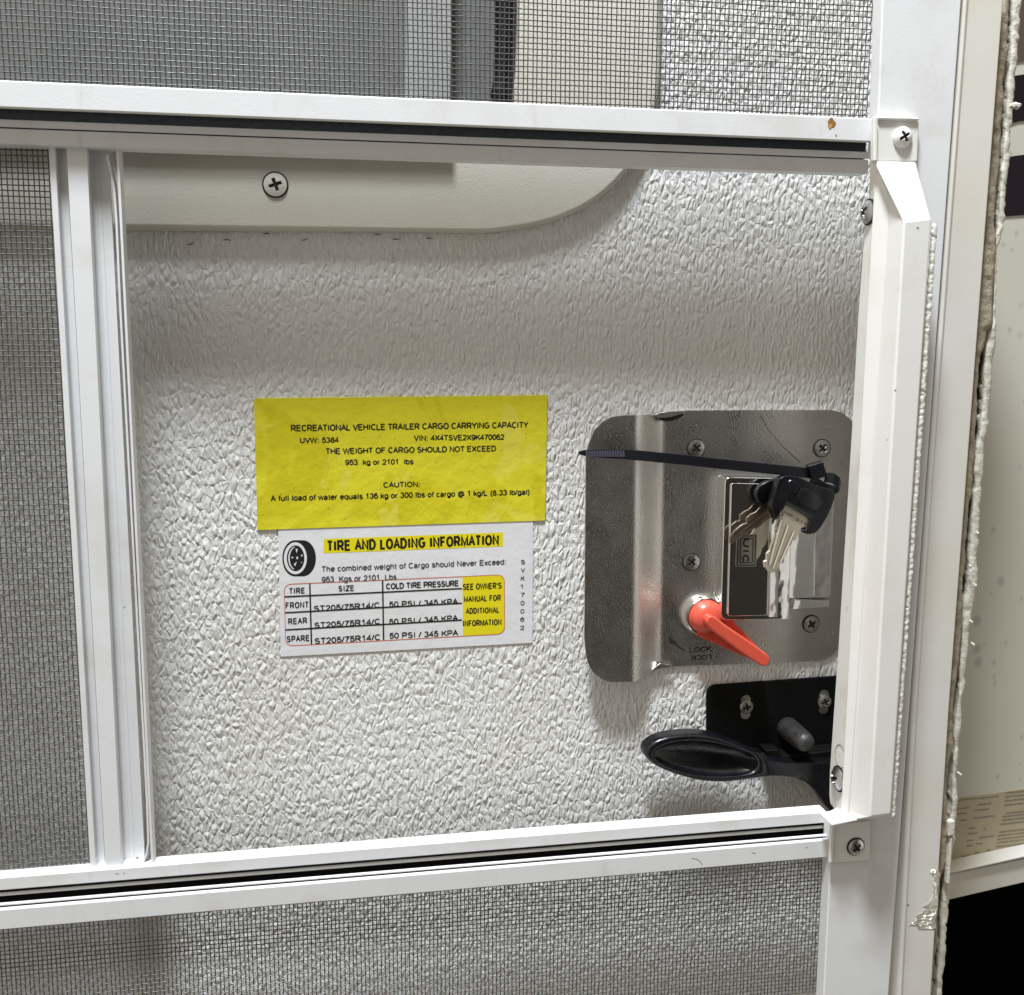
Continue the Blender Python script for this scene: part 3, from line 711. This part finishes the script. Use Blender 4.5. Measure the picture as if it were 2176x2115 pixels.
# emblem with rotated letters
YE = YPd - .0004
mb = MB()
q = [c4(1112, 912), c4(1238, 910), c4(1230, 1108), c4(1104, 1108)]
mb.pix(rounded(q, 1.5), YE, YPd)
def inset(q, d):
    c = Vector((sum(p[0] for p in q) / 4, sum(p[1] for p in q) / 4))
    return [tuple(c + (Vector(p) - c) * Vector((1 - d, 1 - d * .62)) if False else ((c.x + (p[0] - c.x) * (1 - d)), (c.y + (p[1] - c.y) * (1 - d * .62)))) for p in q]
for d0, d1, m_ in ((.10, .20, 1), (.34, .44, 1)):
    A_, B_ = inset(q, d0), inset(q, d1)
    for i in range(4): mb.sheet([A_[i], A_[(i + 1) % 4], B_[(i + 1) % 4], B_[i]], YE - .00006, m_)
emb = mb.build("emblem", [plated("emblem_metal", (.62, .61, .58), .3, .0001), BLACKMARK], pad, smooth=False)
text(pad, "UIC", c4(1152, 942), c4(1146, 1078), 15, YE - .0001, BLACKMARK, .02, up=(8, 0))
# red lock lever on a chrome collar
cc = P(*kr(690, 490), YD - .0022)
mb = MB(); R1 = 51 * PXM * 1.09
mb.lathe(cc, (0, -1, 0), [(R1, -.0015), (R1, .0008), (R1 * .985, .0020), (R1 * .90, .0046), (R1 * .84, .0056), (R1 * .82, .0056), (R1 * .80, .0042)], 48); mb.build("lock_collar", CHROME, la)
mb = MB(); R2 = 41 * PXM * 1.09
mb.lathe(cc, (0, -1, 0), [(R2, .0005), (R2 * 1.0, .0040), (R2 * .985, .0056), (R2 * .90, .0074), (R2 * .78, .0090), (R2 * .60, .0104), (R2 * .35, .0112), (R2 * .1, .0115)], 48)
lev = mb.build("lock_lever", RED, la)
YV = YD - .0185
def pr(pts, Y): return [P(*kr(x, y), Y) for x, y in pts]
mb = MB()   # broad dark web below the ridge
f = [P(*kr(x, y), YD - .0085) for x, y in ((900, 470), (1190, 600), (1600, 1030), (1700, 1180), (1560, 1262), (800, 925), (590, 830))]
mb.prism(f, [Vector((p.x, YD - .0045, p.z)) for p in f]); mb.build("lever_web", RED, lev, .0006)
mb = MB()
rp = smooth_loop([(745, 640), (800, 520), (880, 520), (1100, 690), (1400, 890), (1620, 1050), (1760, 1150), (1795, 1230), (1740, 1340), (1660, 1335), (1545, 1265), (1300, 1100), (1000, 870), (850, 760)], 1)
f = [P(*kr(x, y), YV) for x, y in rp]; mb.prism(f, [Vector((p.x, YD - .0088, p.z)) for p in f])
mb.build("lever_ridge", RED, lev, .0011, seg=3)
# engraved words
text(la, "LOCK", kr(498, 1108), kr(842, 1086), 12.0, YL - .00015, BLACKMARK, -.005)
text(la, "LOCK", kr(835, 1140), kr(525, 1152), 12.0, YL - .00015, BLACKMARK, -.005, up=(0, 10))
mb = MB(); ar = [kr(*p) for p in ((415, 1075), (350, 1040), (280, 980), (215, 920))]
for a_, b_, w_ in zip(ar, ar[1:], (3.2, 4.0, 4.6)): line(mb, a_, b_, w_, YL - .00015)
mb.sheet([kr(150, 850), kr(215, 895), kr(235, 945), kr(190, 965)], YL - .00017); mb.build("engraved_arrow", BLACKMARK, la, smooth=False)
mb = MB(); line(mb, c4(1255, 180), c4(1300, 265), 1.2, YL - .0001); line(mb, c4(1300, 265), c4(1390, 370), 1.2, YL - .0001); line(mb, c4(1390, 370), c4(1500, 470), 1.6, YL - .0001)
mb.build("scratch", BLACKMARK, la, smooth=False)

# ------------------------------------------------------------------ black hold-back lever
hb = root("hold_open_lever", P(1600, 1600, YD), "black hold-open lever with scoop grip under the nickel latch", "lever")
YB = YD - .0022
mb = MB()
mb.pix(rounded([k6(690, 160), k6(1990, 65), k6(1960, 900), k6(690, 900)], [22, 3, 3, 8]), YB, YD - .0003)
mb.build("mounting_plate", BPLATE, hb, .0005)
for x, y in ((1045, 348), (1752, 302)):
    mb = MB(); c = P(*k6(x - 4, y + 4), YB - .0002)
    for dz in (.0038, -.0038): mb.lathe(c + Vector((0, 0, dz)), (0, -1, 0), [(.0026, -.0005), (.0026, .0002)], 24)  # metal discs imitate the highlights at both ends of the slot
    mb.build("slot_glint", plated("slot_glint_metal", (.34, .33, .30), .4, .0002), hb)
    screw(hb, P(*k6(x, y), YB - .0006), 16.5 * PXM * 1.09, rot=.25, mat=plated("aged_screw", (.34, .33, .30), .38, .0003), dome=.3, ring=False)
mb = MB(); c = P(*k6(1420, 540), YB); rr = 25 * PXM * 1.05
mb.lathe(c, (0, -1, 0), [(rr * 1.12, -.001), (rr * 1.08, .004), (rr * 1.03, .012), (rr * .98, .0185), (rr * .86, .0212), (rr * .6, .0228), (rr * .25, .0234)], 36)
mb.lathe(P(*k6(1618, 705), YB - .0229), (0, -1, 0), [(.0010, -.0012), (.0010, .0004)], 14, 1)
mb.build("bumper_peg", [PEG, BLACKMARK], hb)
YG = YD - .020
grip = smooth_loop([(115, 750), (150, 680), (260, 620), (420, 592), (570, 584), (700, 596), (850, 636), (1000, 698), (1110, 752), (1215, 766), (1250, 850), (1290, 975), (1100, 1002), (950, 1025), (790, 1035), (640, 1024), (480, 985), (320, 932), (200, 872), (130, 805)], 1)
hole = smooth_loop([(205, 790), (225, 745), (300, 705), (430, 672), (570, 664), (720, 676), (860, 706), (1000, 745), (1100, 790), (1152, 855), (1120, 925), (1030, 958), (920, 972), (790, 977), (640, 968), (480, 935), (340, 888), (250, 842)], 1)
mb = MB(); NG = 120
def resamp(pl, n):
    pv = [Vector(p) for p in pl] + [Vector(pl[0])]; ds = [0]
    for a, b in zip(pv, pv[1:]): ds.append(ds[-1] + (b - a).length)
    out = []
    for k in range(n):
        t = ds[-1] * k / n; i = 0
        while i < len(ds) - 2 and ds[i + 1] < t: i += 1
        out.append(tuple(pv[i].lerp(pv[i + 1], (t - ds[i]) / max(1e-9, ds[i + 1] - ds[i]))))
    return out
cen = Vector((660, 815))
O = resamp(grip, NG)
# hole resampled by angle so that both rims pair up
def by_angle(pl, n, ref):
    big = resamp(pl, 900); out = []
    for r in ref:
        a = math.atan2((r[1] - cen.y) * 2.4, r[0] - cen.x)
        best = min(big, key=lambda p: abs((math.atan2((p[1] - cen.y) * 2.4, p[0] - cen.x) - a + math.pi) % (2 * math.pi) - math.pi)); out.append(best)
    return out
I = by_angle(hole, NG, O)
rows = []
for k in range(NG):
    o, i_ = Vector(O[k]), Vector(I[k]); pt = lambda t: tuple(o.lerp(i_, t))
    po = P(*k6(*pt(0)), YG + .003)
    rows.append([Vector((po.x, YD - .011, po.z)), Vector((po.x, YG + .004, po.z)), P(*k6(*pt(.12)), YG + .0016), P(*k6(*pt(.35)), YG + .0003), P(*k6(*pt(.6)), YG), P(*k6(*pt(.85)), YG + .0005), P(*k6(*pt(1)), YG + .0016)])
    pi = rows[-1][-1]; c0 = P(*k6(*cen), YG)
    rows[-1] += [Vector((pi.x, YG + .0035, pi.z)), Vector((pi.x * .8 + c0.x * .2, YG + .0055, pi.z * .8 + c0.z * .2)), Vector((c0.x * .9 + pi.x * .1, YG + .0068, c0.z * .9 + pi.z * .1))]
b = len(mb.v); m = len(rows[0])
for r in rows: mb.v += [tuple(p) for p in r]
for k in range(NG):
    for j in range(m - 1):
        k2 = (k + 1) % NG
        mb.f.append((b + k * m + j, b + k * m + j + 1, b + k2 * m + j + 1, b + k2 * m + j)); mb.mi.append(0)
mb.f.append(tuple(b + k * m + m - 1 for k in range(NG))); mb.mi.append(0)
mb.build("scoop_grip", BPLAST, hb, ang=60)
mb = MB()
mb.pix([k6(*p) for p in smooth_loop([(1180, 775), (1222, 775), (1255, 858), (1820, 856), (1990, 850), (1990, 1330), (1860, 1330), (1775, 1262), (1720, 1165), (1650, 1082), (1570, 1025), (1480, 992), (1380, 978), (1270, 978), (1200, 985)], 1)], YG + .0015, YD - .010)
mb.build("lever_arm", BPLAST, hb, .0009)
mb = MB()
mb.pix([k6(1215, 742), k6(1350, 738), k6(1365, 800), k6(1990, 730), k6(1990, 845), k6(1260, 848)], YG + .008, YB - .0003)
mb.build("pivot_block", BPLATE, hb, .0006)

# ------------------------------------------------------------------ zip tie and keys
zt = root("zip_tie", P(1500, 990, .02), "long black zip tie looped through the keys across the latch", "zip tie")
tie = [(145, 412, 18), (200, 413, 44), (300, 416, 52), (420, 420, 58), (470, 424, 62), (560, 432, 62), (620, 438, 62), (800, 455, 62), (1000, 478, 62), (1250, 503, 62), (1450, 524, 62), (1590, 540, 62)]
mb = MB(); fr_t, fr_b = [], []
for i, (x, y, w_) in enumerate(tie):
    Y = .012 + .010 * i / 11
    fr_t.append(P(*c4(x, y - w_ / 2), Y)); fr_b.append(P(*c4(x, y + w_ / 2), Y))
n = len(tie); D = Vector((0, .0014, 0))
bk_t = [p + D for p in fr_t]; bk_b = [p + D for p in fr_b]
mb.add(fr_t + fr_b + bk_b + bk_t, [(i + a * n, i + 1 + a * n, i + 1 + ((a + 1) % 4) * n, i + ((a + 1) % 4) * n) for i in range(n - 1) for a in range(4)] + [(0, n, 2 * n, 3 * n), (n - 1, 2 * n - 1, 3 * n - 1, 4 * n - 1)])
strap = mb.build("strap", NYLON, zt, .0003)
mb = MB()
for k in range(15):
    x = 190 + k * 16
    a = P(*c4(x, 416 - 18), .0120 + .0025 * (x - 145) / 400 - .0002); b_ = P(*c4(x + 4, 416 + 18), .0120 + .0025 * (x - 145) / 400 - .0002)
    mb.tube([a, b_], .00055, 6)
mb.build("grip_tooth", Mat("nylon_shine", (.05, .05, .075), .22).m, strap)
mb = MB(); f = [P(*c4(x, y), Y) for x, y, Y in ((1548, 492, .0185), (1640, 464, .0175), (1668, 556, .0175), (1578, 578, .0185))]
mb.prism(f, [p + Vector((.0012, .0062, 0)) for p in f]); mb.build("tie_head", NYLON, zt, .0005)
mb = MB()
lp = [(1660, 560, .019), (1705, 565, .019), (1738, 590, .020), (1745, 622, .022), (1715, 640, .026), (1660, 628, .030), (1600, 590, .030), (1570, 560, .027)]
pt = [P(*c4(x, y), Y) for x, y, Y in lp]
for i in range(len(pt) - 1):
    a, b_ = pt[i], pt[i + 1]; up_ = Vector((.0006, .0004, .0022))
    mb.prism([a - up_, b_ - up_, b_ + up_, a + up_], [p + Vector((-.0004, .0012, -.0002)) for p in (a - up_, b_ - up_, b_ + up_, a + up_)])
mb.build("tie_loop", NYLON, zt, .0003)
# front key
k1 = root("key", P(1690, 1100, .02), "brass toned key in front, stamped, hanging blade down in a black plastic head", "key", "keys on the zip tie")
YK = .0195
def jag(pts): return pts
mb = MB()
blade = [(880, 462), (1158, 628), (1135, 690), (1108, 742), (1078, 722), (1042, 738), (1050, 770), (1005, 812), (985, 870), (950, 870), (945, 905), (912, 935), (890, 1000), (865, 1040), (840, 1060), (822, 1110), (800, 1150), (775, 1195), (735, 1224), (690, 1222), (662, 1180), (640, 1160), (632, 1100), (660, 1085), (665, 1010), (700, 975), (705, 935), (735, 870), (750, 815), (775, 790), (762, 745), (790, 690), (785, 640), (815, 590), (845, 612), (850, 560), (838, 540)]
mb.pix([k8(*p) for p in blade], YK, YK + .0018)
bl = mb.build("key_blade", KEYM, k1, .0003)
mb = MB()
for a_, b_, w_ in (((800, 640), (680, 1130), 5.5), ((880, 700), (720, 1180), 4.5), ((945, 770), (800, 1110), 4)):
    line(mb, k8(*a_), k8(*b_), 1.5, YK - .00005, 1)
    A_, B_ = Vector(k8(*a_)), Vector(k8(*b_))
    mb.tube([P(*(A_ + Vector((w_, 1))), YK + .0001), P(*(B_ + Vector((w_ * .8, 0))), YK + .0001)], .00045, 6)
mb.build("key_groove", [KEYM, Mat("groove_shadow", (.18, .15, .09), .5, .6).m], bl)
text(bl, "HF 317", k8(850, 572), k8(1098, 714), 6.5, YK - .0001, Mat("stamp", (.10, .085, .06), .5).m, 0.0)
mb = MB()
head = smooth_loop([(715, 470), (735, 400), (770, 300), (800, 195), (880, 155), (980, 165), (1090, 205), (1200, 265), (1320, 300), (1420, 320), (1405, 440), (1345, 580), (1285, 690), (1215, 785), (1130, 808), (1065, 785), (1050, 755), (1110, 752), (1162, 625), (870, 458), (835, 545), (790, 610), (770, 655), (735, 560)], 1)
mb.pix([k8(*p) for p in head], YK - .0018, YK + .0034); hd1 = mb.build("key_head", BPLAST, k1, .0008)
mb = MB()
for pts in ([(900, 190), (1040, 250), (1000, 365), (910, 330)], [(1060, 260), (1290, 430), (1270, 500), (1200, 560), (980, 440)]):
    mb.pix([k8(*p) for p in smooth_loop(pts, 1)], YK - .0022, YK - .0017)
mb.build("grip_inset", Mat("black_gloss", (.010, .010, .013), .2).m, hd1, .0003)
mb = MB(); mb.pix([k8(890, 440), k8(1170, 600), k8(1155, 640), k8(872, 470)], YK - .00195, YK - .0017); mb.build("head_slot", GAP, hd1)
# key behind
k2 = root("key", P(1600, 1080, .027), "darker key behind the other, blade turned left across the chrome paddle", "key", "keys on the zip tie")
YK2 = .0275
mb = MB(); mb.pix([k8(*p) for p in smooth_loop([(552, 395), (558, 325), (620, 240), (800, 185), (900, 220), (860, 380), (740, 470), (700, 452), (640, 486), (590, 470)], 1)], YK2 - .0016, YK2 + .0026)
mb.build("key_head", BPLAST, k2, .0007)
mb = MB()
mb.pix([k8(*p) for p in ((640, 478), (720, 440), (760, 560), (745, 610), (690, 640), (650, 660), (610, 700), (560, 738), (520, 745), (470, 790), (420, 800), (350, 860), (290, 905), (262, 900), (268, 830), (310, 765), (350, 730), (400, 690), (445, 680), (445, 620), (500, 575), (540, 560), (600, 500))], YK2, YK2 + .0016)
b2_ = mb.build("key_blade", plated("brown_key_metal", (.42, .34, .27), .3, .00004), k2, .0003)  # browner, darker metal than the front key's blade
mb = MB()
for a_, b_ in (((610, 560), (310, 810)), ((680, 590), (420, 770))): line(mb, k8(*a_), k8(*b_), 2.2, YK2 - .00006)
mb.build("key_groove", BLACKMARK, b2_, smooth=False)

# ------------------------------------------------------------------ labels on the door
yl = root("cargo_label", P(850, 985, YD), "yellow stained cargo capacity sticker with black capitals on the pebbled door", "sticker")
YY = YD - .0008
mb = MB(); mb.pix(rounded([c3(110, 130), c3(1858, 112), c3(1843, 858), c3(132, 915)], [9, 3, 3, 3]), YY, YD - .0002)
mb.build("sticker_film", YLAB, yl, .00012)
T = YY - .00006
for s, a_, b_, cap, bo in (("RECREATIONAL VEHICLE TRAILER CARGO CARRYING CAPACITY", (335, 327), (1740, 306), 36, .017),
        ("UVW: 5384", (388, 397), (614, 394), 32, .017), ("VIN: 4X4TSVE2X9K470062", (1065, 384), (1597, 377), 33, .017),
        ("THE WEIGHT OF CARGO SHOULD NOT EXCEED", (540, 463), (1548, 446), 34, .017), ("953  kg or 2101  lbs", (657, 528), (1057, 523), 32, .015),
        ("CAUTION:", (884, 662), (1096, 657), 32, .015), ("A full load of water equals 136 kg or 300 lbs of cargo @ 1 kg/L (8.33 lb/gal)", (213, 743), (1747, 704), 33, .015)):
    text(yl, s, c3(*a_), c3(*b_), cap / 2.7986, T, INK, bo)
wl = root("tire_label", P(860, 1260, YD), "white tire and loading sticker with a red ruled table under the yellow one", "sticker")
YWh = YD - .0005
mb = MB(); mb.pix(rounded([c3(255, 890), c3(1772, 850), c3(1768, 1585), c3(270, 1668)], 2.5), YWh, YD - .0002); mb.build("sticker_film", WLAB, wl, .00010)
T = YWh - .00006; T2 = YWh - .00012
mb = MB(); mb.sheet([c3(525, 967), c3(1592, 928), c3(1592, 1012), c3(525, 1052)], T)
mb.sheet(rounded([c3(1350, 1191), c3(1598, 1181), c3(1600, 1532), c3(1354, 1544)], [0, 14, 14, 0]), T); mb.build("yellow_panel", YINK, wl, smooth=False)
mb = MB()
rp = rounded([c3(290, 1237), c3(1600, 1180), c3(1602, 1531), c3(300, 1604)], 17, 8)
for a_, b_ in zip(rp, rp[1:] + rp[:1]): line(mb, a_, b_, 1.5, T - .00003)
mb.build("table_border", REDINK, wl, smooth=False)
mb = MB()
for a_, b_, w_ in (((443, 1232), (453, 1595), 3.2), ((876, 1214), (882, 1568), 3.2), ((293, 1311), (1348, 1262), 3), ((296, 1406), (1348, 1349), 3), ((298, 1508), (1348, 1449), 3)):
    line(mb, c3(*a_), c3(*b_), w_, T2)
mb.build("table_rule", INK, wl, smooth=False)
for s, a_, b_, cap, bo, mt in (("TIRE AND LOADING INFORMATION", (550, 1040), (1562, 1002), 62, .046, INK),
        ("The combined weight of Cargo should Never Exceed:", (515, 1163), (1607, 1119), 34, 0, GREYINK), ("953  Kgs or 2101  Lbs", (517, 1227), (957, 1210), 36, 0, GREYINK),
        ("TIRE", (322, 1293), (412, 1290), 34, .025, INK), ("SIZE", (617, 1279), (705, 1275), 34, .02, INK), ("COLD TIRE PRESSURE", (900, 1266), (1327, 1247), 35, .012, INK),
        ("FRONT", (303, 1381), (435, 1375), 37, .02, INK), ("REAR", (318, 1475), (425, 1469), 36, .02, INK), ("SPARE", (310, 1580), (440, 1573), 36, .025, INK),
        ("ST205/75R14/C", (472, 1398), (855, 1376), 34, .006, INK), ("ST205/75R14/C", (475, 1497), (857, 1473), 34, .006, INK), ("ST205/75R14/C", (477, 1592), (858, 1568), 36, .006, INK),
        ("50 PSI / 345 KPA", (918, 1372), (1322, 1353), 33, .004, INK), ("50 PSI / 345 KPA", (918, 1475), (1322, 1451), 33, .004, INK), ("50 PSI / 345 KPA", (920, 1560), (1323, 1541), 35, .004, INK),
        ("SEE OWNER'S", (1357, 1271), (1580, 1262), 38, .03, INK), ("MANUAL FOR", (1363, 1343), (1577, 1334), 37, .03, INK), ("ADDITIONAL", (1373, 1413), (1568, 1406), 36, .03, INK), ("INFORMATION", (1357, 1488), (1580, 1479), 38, .03, INK)):
    text(wl, s, c3(*a_), c3(*b_), cap / 2.7986, T2, mt, bo)
for i, ch in enumerate("SVK170062"):
    x = 1701 - i * .6; y = 1117 + i * 48.8; wd = 8 if ch == '1' else 20
    text(wl, ch, c3(x, y), c3(x + wd, y - .5), 27 / 2.7986, T2, GREYINK, 0)
mb = MB()
hull = ell(500, 435, 174, 250, 30, math.pi / 2, math.pi * 1.5) + ell(612, 435, 180, 250, 30, -math.pi / 2, math.pi / 2)
mb.sheet([kt(*p) for p in hull], T, 0)
mb.sheet([kt(*p) for p in ell(507, 435, 160, 222)], T - .00003, 1); mb.sheet([kt(*p) for p in ell(510, 435, 122, 180)], T - .00006, 0)
cr_ = ell(520, 435, 112, 166, 24, math.pi * .62, math.pi * 1.42); ci_ = ell(528, 435, 100, 160, 24, math.pi * .62, math.pi * 1.42)
mb.sheet([kt(*p) for p in cr_ + ci_[::-1]], T - .00009, 1)
for pts in ([(510, 305), (540, 305), (525, 365)], [(578, 405), (605, 378), (606, 408)], [(455, 410), (485, 425), (455, 438)], [(526, 480), (485, 520), (505, 545)], [(580, 478), (602, 495), (598, 505)], ell(533, 430, 12, 20, 12)):
    mb.sheet([kt(*p) for p in pts], T - .00009, 1)
mb.build("tire_picture", [INK, WINK], wl, smooth=False)

# ------------------------------------------------------------------ outer door frame, sealant, wall
df = root("door_surround", (.28, .01, 1.2), "cream metal edge frame running along the right of the screen door", "door surround")
Lf = [(-60, 2049), (0, 2045), (500, 2008), (1000, 1972), (1500, 1938), (2115, 1906), (2180, 1902)]
Rf = [(-60, 2137), (0, 2133), (500, 2094), (1000, 2056), (1500, 2018), (2115, 1979), (2180, 1975)]
mb = MB()
f = [P(u, v, .003) for v, u in Lf] + [P(u, v, .003) for v, u in Rf[::-1]]
mb.prism(f, [Vector((p.x, .022, p.z)) for p in f]); mb.build("frame_bar", FRAME, df, .0009)
mb = MB(); mb.tube([P(u + 5, v, .0028) for v, u in Lf], .0013, 8); mb.build("frame_bead", FRAME, df)
mb = MB(); mb.pix([(1990, -80), (2152, -80), (1978, 2200), (1860, 2200)], .024, .028); mb.build("gap_shade", GAP, df, smooth=False)  # near-black sheet paints in the shade of the gap and sealant cracks
mb = MB()
fo = [(160, 1085), (195, 1078), (222, 1095), (215, 1150), (205, 1230), (208, 1300), (200, 1360), (190, 1410), (195, 1468), (80, 1468), (75, 1455), (110, 1448), (20, 1440), (60, 1425), (55, 1410), (90, 1395), (65, 1385), (110, 1360), (115, 1345), (150, 1330), (110, 1322), (155, 1300), (150, 1285), (175, 1270), (172, 1230), (185, 1200), (172, 1160), (185, 1120), (160, 1098)]
mb.pix([e4(*p) for p in fo], .0027, .0032); mb.build("chipped_patch", FOIL, df, label="jagged chip in the paint showing bright bare metal")

se = root("sealant_strip", (.30, .012, 1.2), "cracked tan and white sealant strip peeling along the door frame's right edge", "sealant")
right_e = [(-60, 2173), (0, 2170), (480, 2133), (530, 2119), (750, 2114), (1000, 2088), (1060, 2084), (1250, 2074), (1500, 2042), (1640, 2036), (1780, 2030), (1860, 2018), (2115, 2001), (2180, 1997)]
left_e = [(v, u - 4) for v, u in Rf]
crack = [(-60, 2147, 3), (0, 2147, 4), (90, 2143, 5), (105, 2146, 1), (140, 2140, 7), (170, 2136, 9), (185, 2134, 8), (205, 2137, 6), (290, 2130, 5), (330, 2128, 7), (400, 2120, 11), (480, 2116, 8), (498, 2116, 1), (520, 2115, 1), (690, 2108, 1), (705, 2098, 5), (740, 2094, 4), (760, 2089, 10), (830, 2083, 12), (925, 2077, 10), (945, 2074, 2), (975, 2070, 6), (1000, 2067, 4), (1035, 2068, 7), (1050, 2066, 1), (1070, 2063, 7), (1120, 2060, 6), (1180, 2055, 8), (1260, 2049, 6), (1275, 2046, 1), (1390, 2041, 2), (1430, 2037, 7), (1500, 2029, 9), (1560, 2024, 4), (1580, 2026, 2), (1620, 2019, 9), (1680, 2017, 12), (1720, 2017, 8), (1745, 2018, 2), (1790, 2016, 2), (1830, 2012, 3), (1870, 2002, 7), (1940, 1997, 7), (2000, 1994, 8), (2060, 1988, 7), (2115, 1985, 6), (2180, 1981, 6)]
def noisy_ribbon(name, mat, fl, fr_, Yc, th, jl, jr, n=420):
    mb = MB(); rows = []; ja = jb = 0.0; jh = 0.0
    for k in range(n):
        v = -60 + 2240 * k / (n - 1)
        ja = ja * .8 + random.gauss(0, .5); jb = jb * .8 + random.gauss(0, .5); jh = jh * .85 + random.gauss(0, .14)
        a, b_ = fl(v) + ja * jl, fr_(v) + jb * jr
        if b_ < a + 1.5: b_ = a + 1.5
        hN = th * (1 + jh) * min(1.0, (b_ - a) / 9)
        rows.append([P(a, v, Yc), P(a * .85 + b_ * .15, v, Yc - hN * .7), P((a + b_) / 2, v, Yc - hN), P(a * .15 + b_ * .85, v, Yc - hN * .6), P(b_, v, Yc)])
    grid(mb, rows, .006)
    return mb.build(name, mat, se, ang=180)
cu_ = [(v, u - w_ / 2) for v, u, w_ in crack]; cd_ = [(v, u + w_ / 2) for v, u, w_ in crack]
noisy_ribbon("sealant_bead", TAN, lambda v: lerp(left_e, v), lambda v: lerp(cu_, v), .012, .0015, .0, 1.4)
noisy_ribbon("sealant_bead", PALE, lambda v: lerp(cd_, v), lambda v: lerp(right_e, v), .014, .0010, 1.0, 2.2)
mb = MB(); mb.tube([P(*e1(x, y), .0095) for x, y in ((650, 852), (668, 860), (690, 850), (705, 862), (735, 848))], [.0009, .0014, .0013, .0016, .0006], 7); mb.build("sealant_shred", PALE, se)
for u, v, l in ((2068, 1240, 5), (2063, 1365, 6), (2060, 1318, 5), (2034, 1640, 7), (2058, 1200, 4), (2074, 1130, 4)):
    mb = MB(); a = P(u, v, .0105); mb.tube([a, a + Vector((.0008, -.0006, -.0007)) * (l / 4), a + Vector((.0012, -.0004, -.002)) * (l / 4)], [.0004, .0006, .0002], 6); mb.build("sealant_shred", PALE, se)
mb = MB(); mb.pix([e4(275, 762), e4(322, 758), e4(318, 850), e4(275, 860)], .0085, .012); mb.build("sealant_shred", PALE, se, .0004)
mb = MB(); mb.pix([e4(288, 863), e4(305, 880), e4(285, 1170), e4(268, 1172)], .0090, .012); mb.build("sealant_shred", PALE, se, .0004)

# wall behind, turned away from the door
th = math.radians(11.5); WP = P(2100, 1300, .10); WD = Vector((math.cos(th), math.sin(th), 0)); WN = Vector((math.sin(th), -math.cos(th), 0))
def PW(u, v, off=0.0):
    r = Vector((u - CX, v - CY, F)); d = Vector((r.dot(XW), r.dot(YW), -r.dot(DW)))
    q = WP + WN * off
    return CAM + d * ((q - CAM).dot(WN) / d.dot(WN))
wr = root("exterior_wall", PW(2150, 1500), "cream spotted vehicle wall with dark purple stripes at the right edge", "wall")
def wsheet(mb, pts, off, back, mi=0):
    f = [PW(u, v, off) for u, v in pts]; mb.prism(f, [p - WN * back for p in f], mi)
mb = MB(); wsheet(mb, [(1990, -120), (2420, -120), (2420, 1765), (1990, 1868)], 0, .02); mb.build("siding", SIDING, wr, smooth=False)
mb = MB(); wsheet(mb, [(2120, 338), (2160, 331), (2420, 300), (2420, 440), (2120, 461)], .0006, .0005); mb.build("stripe_decal", PURPLE, wr, smooth=False)
mb = MB(); wsheet(mb, [(2130, 165), (2165, 160), (2420, 120), (2420, 235), (2165, 258), (2140, 266)], .0006, .0005); mb.build("stripe_decal", PURPLE, wr, smooth=False)
mb = MB(); wsheet(mb, [(2140, -60), (2420, -100), (2420, 95), (2160, 132), (2140, 134)], .0006, .0005); mb.build("stripe_decal", BROWN, wr, smooth=False)
mb = MB()
wsheet(mb, [e4(120, 1145), e4(774, 1008), e4(1500, 850), e4(1500, 1010), e4(774, 1165), e4(275, 1280), e4(120, 1312)], .010, .0095)
wsheet(mb, [e4(120, 1130), e4(774, 985), e4(1500, 830), e4(1500, 848), e4(774, 1003), e4(120, 1147)], .0125, .012)
mb.build("bottom_trim", FRAME, wr, .001)
ns = root("notice_sticker", PW(2100, 1760), "faded beige notice with small blurred print low on the cream wall", "sticker")
mb = MB(); wsheet(mb, [e4(250, 625), e4(774, 546), e4(1400, 440), e4(1400, 850), e4(774, 985), e4(250, 1096)], .0006, .0005); mb.build("sticker_film", STICK, ns, smooth=False)
mb = MB()
def wline(x0, y0, x1, y1, wd):
    f = [PW(*e4(x, y), .0008) for x, y in ((x0, y0 - wd / 2), (x1, y1 - wd / 2), (x1, y1 + wd / 2), (x0, y0 + wd / 2))]; mb.add(f, [(0, 1, 2, 3)])
def words(x0, y0, x1, wd, sl=-.115, gap=True):
    x = x0
    while x < x1:
        l = random.uniform(8, 30) if gap else x1 - x0
        e = min(x1, x + l); wline(x, y0 + (x - x0) * sl, e, y0 + (e - x0) * sl, wd * random.uniform(.8, 1.1)); x = e + random.uniform(2.5, 4)
for x0, y0, x1 in ((345, 622, 480), (490, 608, 610), (468, 652, 560), (330, 680, 412), (450, 690, 548), (330, 714, 402), (355, 757, 400), (445, 740, 580), (412, 808, 450), (510, 812, 530), (410, 843, 470), (395, 890, 445), (480, 868, 580), (395, 924, 435), (460, 910, 500), (366, 992, 420), (450, 968, 480), (470, 995, 495), (366, 1025, 430), (530, 950, 550)):
    words(x0, y0, x1, 7)
for i, (x0, y0) in enumerate([(655, 575), (650, 600), (648, 626), (645, 655), (655, 708), (635, 730), (632, 754), (620, 780), (612, 832), (605, 856), (600, 880), (598, 902), (592, 928)]): words(x0, y0, 1300, 7.5)
mb.build("lettering", FADED, ns, smooth=False)
ub = root("underbody_shade", PW(2150, 2000, -.2), "black sheet standing in for the shadowed space under the cream wall", "underbody_shade")
mb = MB(); wsheet(mb, [(1850, 1600), (2600, 1500), (2600, 2400), (1850, 2400)], -.15, .01); mb.build("shade_sheet", UNDER, ub, smooth=False)  # near-black sheet stands in for the shaded void below the trim
